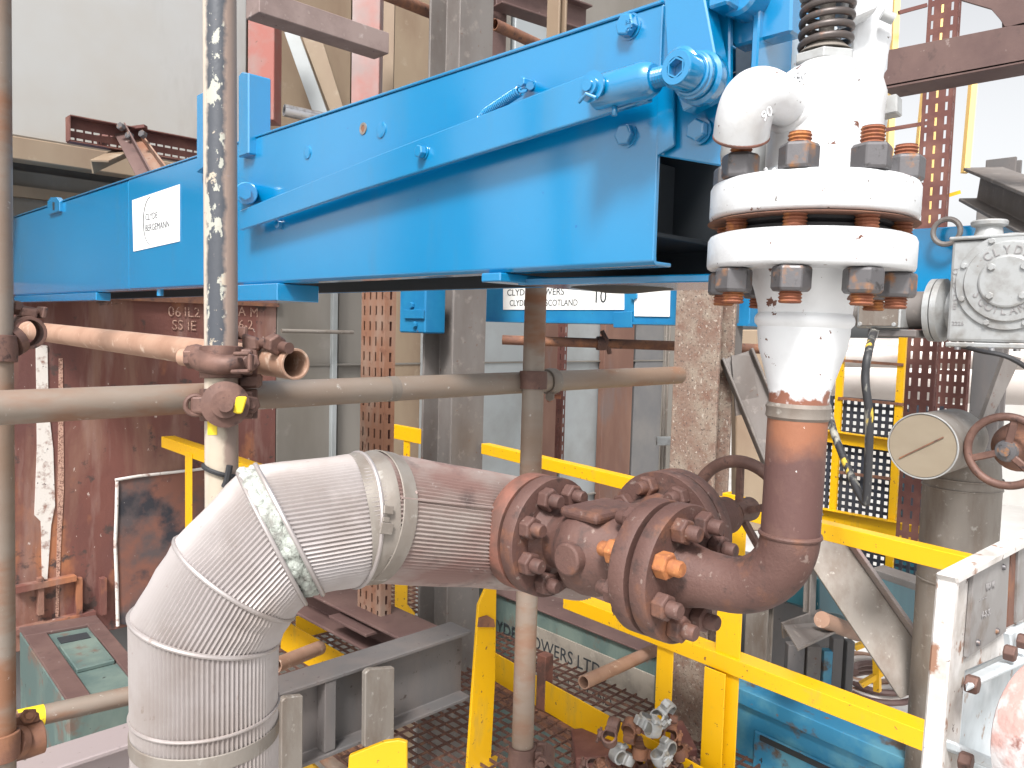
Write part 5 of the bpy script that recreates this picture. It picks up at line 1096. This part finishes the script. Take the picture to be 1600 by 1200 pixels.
# pale yellow ladder strips
lad = thing('access_ladder', 'pale yellow framed access cage rising behind the slotted upright', 'ladder', P(1440, 400, 4.2))
for (xa, ya2, xb, yb3, wpx, d) in ((1402, -40, 1387, 300, 9, 4.0), (1472, -40, 1452, 350, 8, 3.6), (1522, 110, 1508, 270, 9, 3.6), (1443, 130, 1426, 300, 2, 4.0)):
    p0 = P(xb, yb3, d); p1 = along(p0, (P(xa, ya2, d)-p0).normalized(), py=ya2)
    MB().bar(p0, p1, S(wpx, d), .03, FW).build('stile', 'paleyellow', lad)
for (q0_, q1_) in (((1366, 206), (1462, 190)), ((1404, 20), (1448, 8)), ((1440, 318), (1500, 300)), ((1390, 262), (1430, 258))):
    MB().bar(P(*q0_, 3.9), P(*q1_, 3.9), .012, .018).build('rung', 'perfdk' if q0_[0] < 1430 else 'yellow', lad)
# yellow framed mesh guard
mg = thing('mesh_guard', 'yellow framed black wire mesh guard behind the riser', 'guard', P(1360, 880, 4.3))
XM = P(1360, 700, 4.3); 
def om(px, py, dx=0): return hit(px, py, 0, XM.x+dx)
def seg_(p, q, w_, m='yellow', name='frame_bar', th=.02): MB().bar(p, q, w_, th, X3).build(name, m, mg)
for (px, yt, w_) in ((1309, 520, .038), (1403, 520, .038), (1292, 560, .0)):
    if w_: q = om(px, 700); seg_(V((XM.x-.02, q.y, 0.1)), V((XM.x-.02, q.y, om(px, yt).z)), w_)
for (pa2, pb3, w_) in (((1270, 668), (1400, 686), .07), ((1270, 790), (1470, 826), .09)):
    a_, b_ = om(*pa2, -.035), om(*pb3, -.035); MB().prof(a_, b_, Lpr(w_, .04, .006, 1)).build('frame_rail', 'yellow', mg, bev=.001)
for (pa2, pb3) in (((1312, 563), (1412, 570)), ((1310, 622), (1412, 632)), ((1312, 738), (1392, 748))):
    MB().bar(om(*pa2, -.03), om(*pb3, -.03), .015, .015).build('frame_rod', 'rust', mg)
wm = MB(); yA, yB = om(1470, 700).y, om(1270, 700).y; zA, zB = 0.35, om(1350, 625).z
y = yA
while y < yB: wm.bb((XM.x, y, zA), (XM.x+.01, y+.017, zB)); y += .038
z = zA
while z < zB: wm.bb((XM.x+.011, yA, z), (XM.x+.02, yB, z+.017)); z += .038
wm.build('wire_mesh', 'wire', mg)
# things behind the mesh: dark machinery + pale distant pipes
tag(MB().bb(V((XM.x+.9, yA+.25, -.5)), V((XM.x+1.5, yB-.15, 1.0))).build('machine_casing', 'tealdk', bev=.02), 'dark machine casing glimpsed through the black mesh', 'machine casing')
for i, (py0, py1, r_, d) in enumerate(((588, 596, .20, 7.0), (556, 560, .09, 6.5), (540, 545, .07, 6.8))):
    tag(MB().cyl(P(1270, py0, d), P(1640, py1, d-.6), r_, r_, 40).build('distant_pipe', 'palepipe'), ['fat pale distant pipe seen above the black mesh', 'middle pale distant pipe above the fat one', 'topmost pale distant pipe under the gearbox motor'][i], 'pipe')
tag(MB().prism([P(a_, b_, 9) for a_, b_ in ((1240, 620), (1700, 620), (1700, 800), (1240, 760))], V((1, 1, 0))).build('distant_tank', 'concwall'), 'pale distant block behind the mesh and pipes', 'building')
# far lower platform with hoses
grating('walkway_grating', 'small far lower grating with coiled hoses on it', [(4.6, 3.0), (6.6, 4.9)], -.9, .05, .05)
for i in range(3):
    c_ = hit(1352+i*14, 1062+i*8, 2, -.86); pts = []
    for k in range(60): an = k/60*2*math.pi*2.4; pts.append(c_+V((math.cos(an)*(.32-.002*k), math.sin(an)*(.25-.001*k), .002*k)))
    tag(MB().tube(pts, .022, 8).build('hose', ['tubepink', 'palepipe', 'purple'][i]), ['pinkish hose coil on the far lower grating, leftmost', 'pale hose coil in the middle of the far lower grating', 'dark hose coil on the far lower grating, nearest the lagged riser'][i], 'hose')
fg = thing('guard_rail', 'little far yellow guard rail around the lower grating', 'guard rail', hit(1372, 1075, 2, -.9))
MB().bar(P(1371, 1080, 4.6), P(1369, 1000, 4.6), .035, .035, X3).build('post', 'yellow', fg)
for (q0_, q1_) in (((1335, 1012), (1372, 997)), ((1345, 1070), (1400, 1038)), ((1370, 1000), (1420, 1040))): MB().bar(P(*q0_, 4.6), P(*q1_, 4.6), .03, .03).build('rail', 'yellow', fg)
# bracket shelf and dark posts behind the rail
bs = thing('bracket_shelf', 'grey channel bracket shelf on posts behind the yellow rail', 'bracket', P(1240, 1010, 2.8))
MB().prism([P(1224, 976, 2.6), P(1286, 972, 2.9), P(1306, 986, 2.75), P(1247, 1014, 2.5)], V((0, 0, -.008))).build('shelf', 'grey', bs, bev=.001)
MB().prism([P(1222, 974, 2.62), P(1284, 952, 2.92), P(1284, 972, 2.92), P(1224, 998, 2.62)], V((.008, .008, 0))).build('back_leg', 'grey', bs, bev=.001)
MB().prof(P(1274, 960, 2.85), P(1278, 850, 2.85), Lpr(.045, .045, .006), X3).build('upright', 'grey', bs, bev=.001)
tag(MB().cyl(P(1284, 968, 2.7), P(1340, 990, 2.9), .028).build('pipe_stub', 'tubepink'), 'short pinkish pipe stub beside the bracket shelf', 'pipe')
for i, (px, w_, m, y0) in enumerate(((1240, 26, 'greydk', 1005), (1268, 22, 'grey', 1008), (1290, 14, 'skyblue', 1015), (1304, 16, 'greydk', 995), (1324, 12, 'greydk', 1000))):
    tag(MB().bar(along(P(px, 1050, 3.1), Z3, py=1160), along(P(px, 1050, 3.1), Z3, py=y0), S(w_, 3.1), .04, FW).build('support_leg', m, bev=.002), ['dark support leg under the shelf, leftmost', 'pale grey support leg under the shelf', 'small light blue support leg under the shelf', 'dark support leg right of the light blue one', 'dark support leg rightmost, by the pipe stub'][i], 'support')
hcol('steel_column', 'pale painted post between elbow and grey bracket shelf', 1205, 3.3, 880, 1100, .06, .10, 'galvclean')
# ================================================================== WHITE CABINET lower right
YW = P(1490, 1000, .80).y
def ow(px, py, dy=0): return hit(px, py, 1, YW+dy)
wc = thing('panel_frame', 'flaking white panel frame with grey name plates at the lower right corner', 'frame', ow(1500, 1200))
fo = [(1496, 905), (1640, 832), (1640, 985), (1515, 1042), (1509, 1036), (1478, 1300), (1464, 1300), (1480, 1040)]
MB().prism([ow(a_, b_) for a_, b_ in ((1495, 906), (1660, 820), (1660, 985), (1508, 1050), (1490, 1300), (1463, 1300))], V((0, .006, 0))).build('frame_plate', 'whiteflake', wc, bev=.002)
MB().prism([ow(a_, b_, -.012) for a_, b_ in ((1495, 902), (1660, 812), (1660, 826), (1498, 914))], V((0, .020, 0))).build('top_rim', 'whiteflake', wc, bev=.002)
MB().prism([ow(a_, b_, -.010) for a_, b_ in ((1494, 908), (1500, 908), (1468, 1300), (1461, 1300))], V((0, .018, 0))).build('side_rim', 'whiteflake', wc, bev=.002)
MB().prism([ow(a_, b_, -.005) for a_, b_ in ((1522, 897), (1578, 866), (1572, 988), (1512, 1028))], V((0, .0045, 0))).build('name_plate', 'plategrey', wc, bev=.0006)
MB().prism([ow(a_, b_, -.005) for a_, b_ in ((1592, 858), (1660, 820), (1660, 936), (1588, 974))], V((0, .0045, 0))).build('name_plate', 'plategrey', wc, bev=.0006)
MB().prism([ow(a_, b_, -.002) for a_, b_ in ((1580, 864), (1591, 858), (1586, 974), (1574, 980))], V((0, .0015, 0))).build('rust_gap', 'rust', wc)
for (b__, px, py, hh) in (('VALVE', 1540, 925, .013), ('-- -- --', 1530, 942, .011), ('A-8-50', 1534, 968, .012)):
    text(b__, hh, ow(px, py, -.0056), (ow(1572, 940)-ow(1530, 961)).normalized(), Z3, 'plate_lettering', 'castink', wc, .0003)
for q in ((1527, 1004), (1557, 986), (1567, 886)): MB().lathe([(.004, 0), (.003, .003)], ow(*q, -.005), -Y3, 12).build('plate_screw', 'nut', wc)
bp = MB().prism([ow(a_, b_, .025) for a_, b_ in ((1508, 1050), (1660, 975), (1660, 1300), (1488, 1300))], V((0, .01, 0))).build('lower_panel', 'paleblue', wc, bev=.002)
MB().prism([ow(1508, 1056, -.004), ow(1660, 984, -.004), ow(1664, 1002, -.022), ow(1510, 1074, -.022)], V((0, 0, -.006))).build('shelf', 'paleblue', wc, bev=.002)
MB().prism([ow(a_, b_, -.012) for a_, b_ in ((1499, 1162), (1562, 1188), (1600, 1212), (1600, 1222), (1499, 1180))], V((0, .03, 0))).build('bottom_lip', 'paleblue', wc, bev=.003)
MB().lathe([(.075, 0), (.078, .01), (.078, .05), (.07, .06)], P(1622, 1150, .76), V((-.3, -.85, .1)), 48).build('round_casting', 'pinkround', wc, bev=.004)
for q in ((1509, 1066), (1590, 1000), (1569, 1018), (1499, 1186)): MB().hexn(ow(*q, -.012), -Y3, .0095, .012, ph=.4).build('hex_bolt', 'coupler', wc, bev=.001)
MB().prism([ow(a_, b_, -.008) for a_, b_ in ((1579, 990), (1600, 978), (1660, 960), (1660, 1010), (1584, 1030))], V((0, .02, 0))).build('side_bracket', 'paleblue', wc, bev=.002)

tag(MB().prism([P(a_, b_, 6.0) for a_, b_ in ((1150, 515), (1215, 515), (1215, 830), (1150, 830))], V((.1, .1, 0))).build('tan_sheeting', 'paneltan', bev=.01), 'tan sheeting seen between the mottled column and the riser', 'panel')
tag(MB().prism([P(a_, b_, 3.9) for a_, b_ in ((1160, 880), (1270, 900), (1322, 1000), (1322, 1150), (1160, 1100))], V((.2, .2, 0))).build('machine_casing', 'greydk', bev=.01), 'dark machinery block just beneath the rusty elbow', 'machine casing')
lw = thing('clamped_conduit', 'thin pale conduits with a small clamp beside the mottled column', 'conduit', P(1036, 740, 4.6))
for px in (1038, 1043): MB().cyl(along(P(px, 600, 4.6), Z3, py=735), along(P(px, 600, 4.6), Z3, py=500), .008).build('conduit', 'galvclean', lw)
MB().box(P(1040, 689, 4.55), .11, .05, .03, (RT, UP, FW)).build('clamp', 'silver', lw, bev=.004)
# ================================================================== unseen column added to put a dark band into the gloss paint's reflection
oc = thing('steel_column', 'unseen column added left of the camera to darken a band of the blue gloss', 'column', (-1.0, 3.8, 0))
MB().prof(V((-1.0, 3.6, -1)), V((-1.0, 3.6, 6)), Ipr(.3, .3, .014, .01), X3).build('shaft', 'purple', oc)
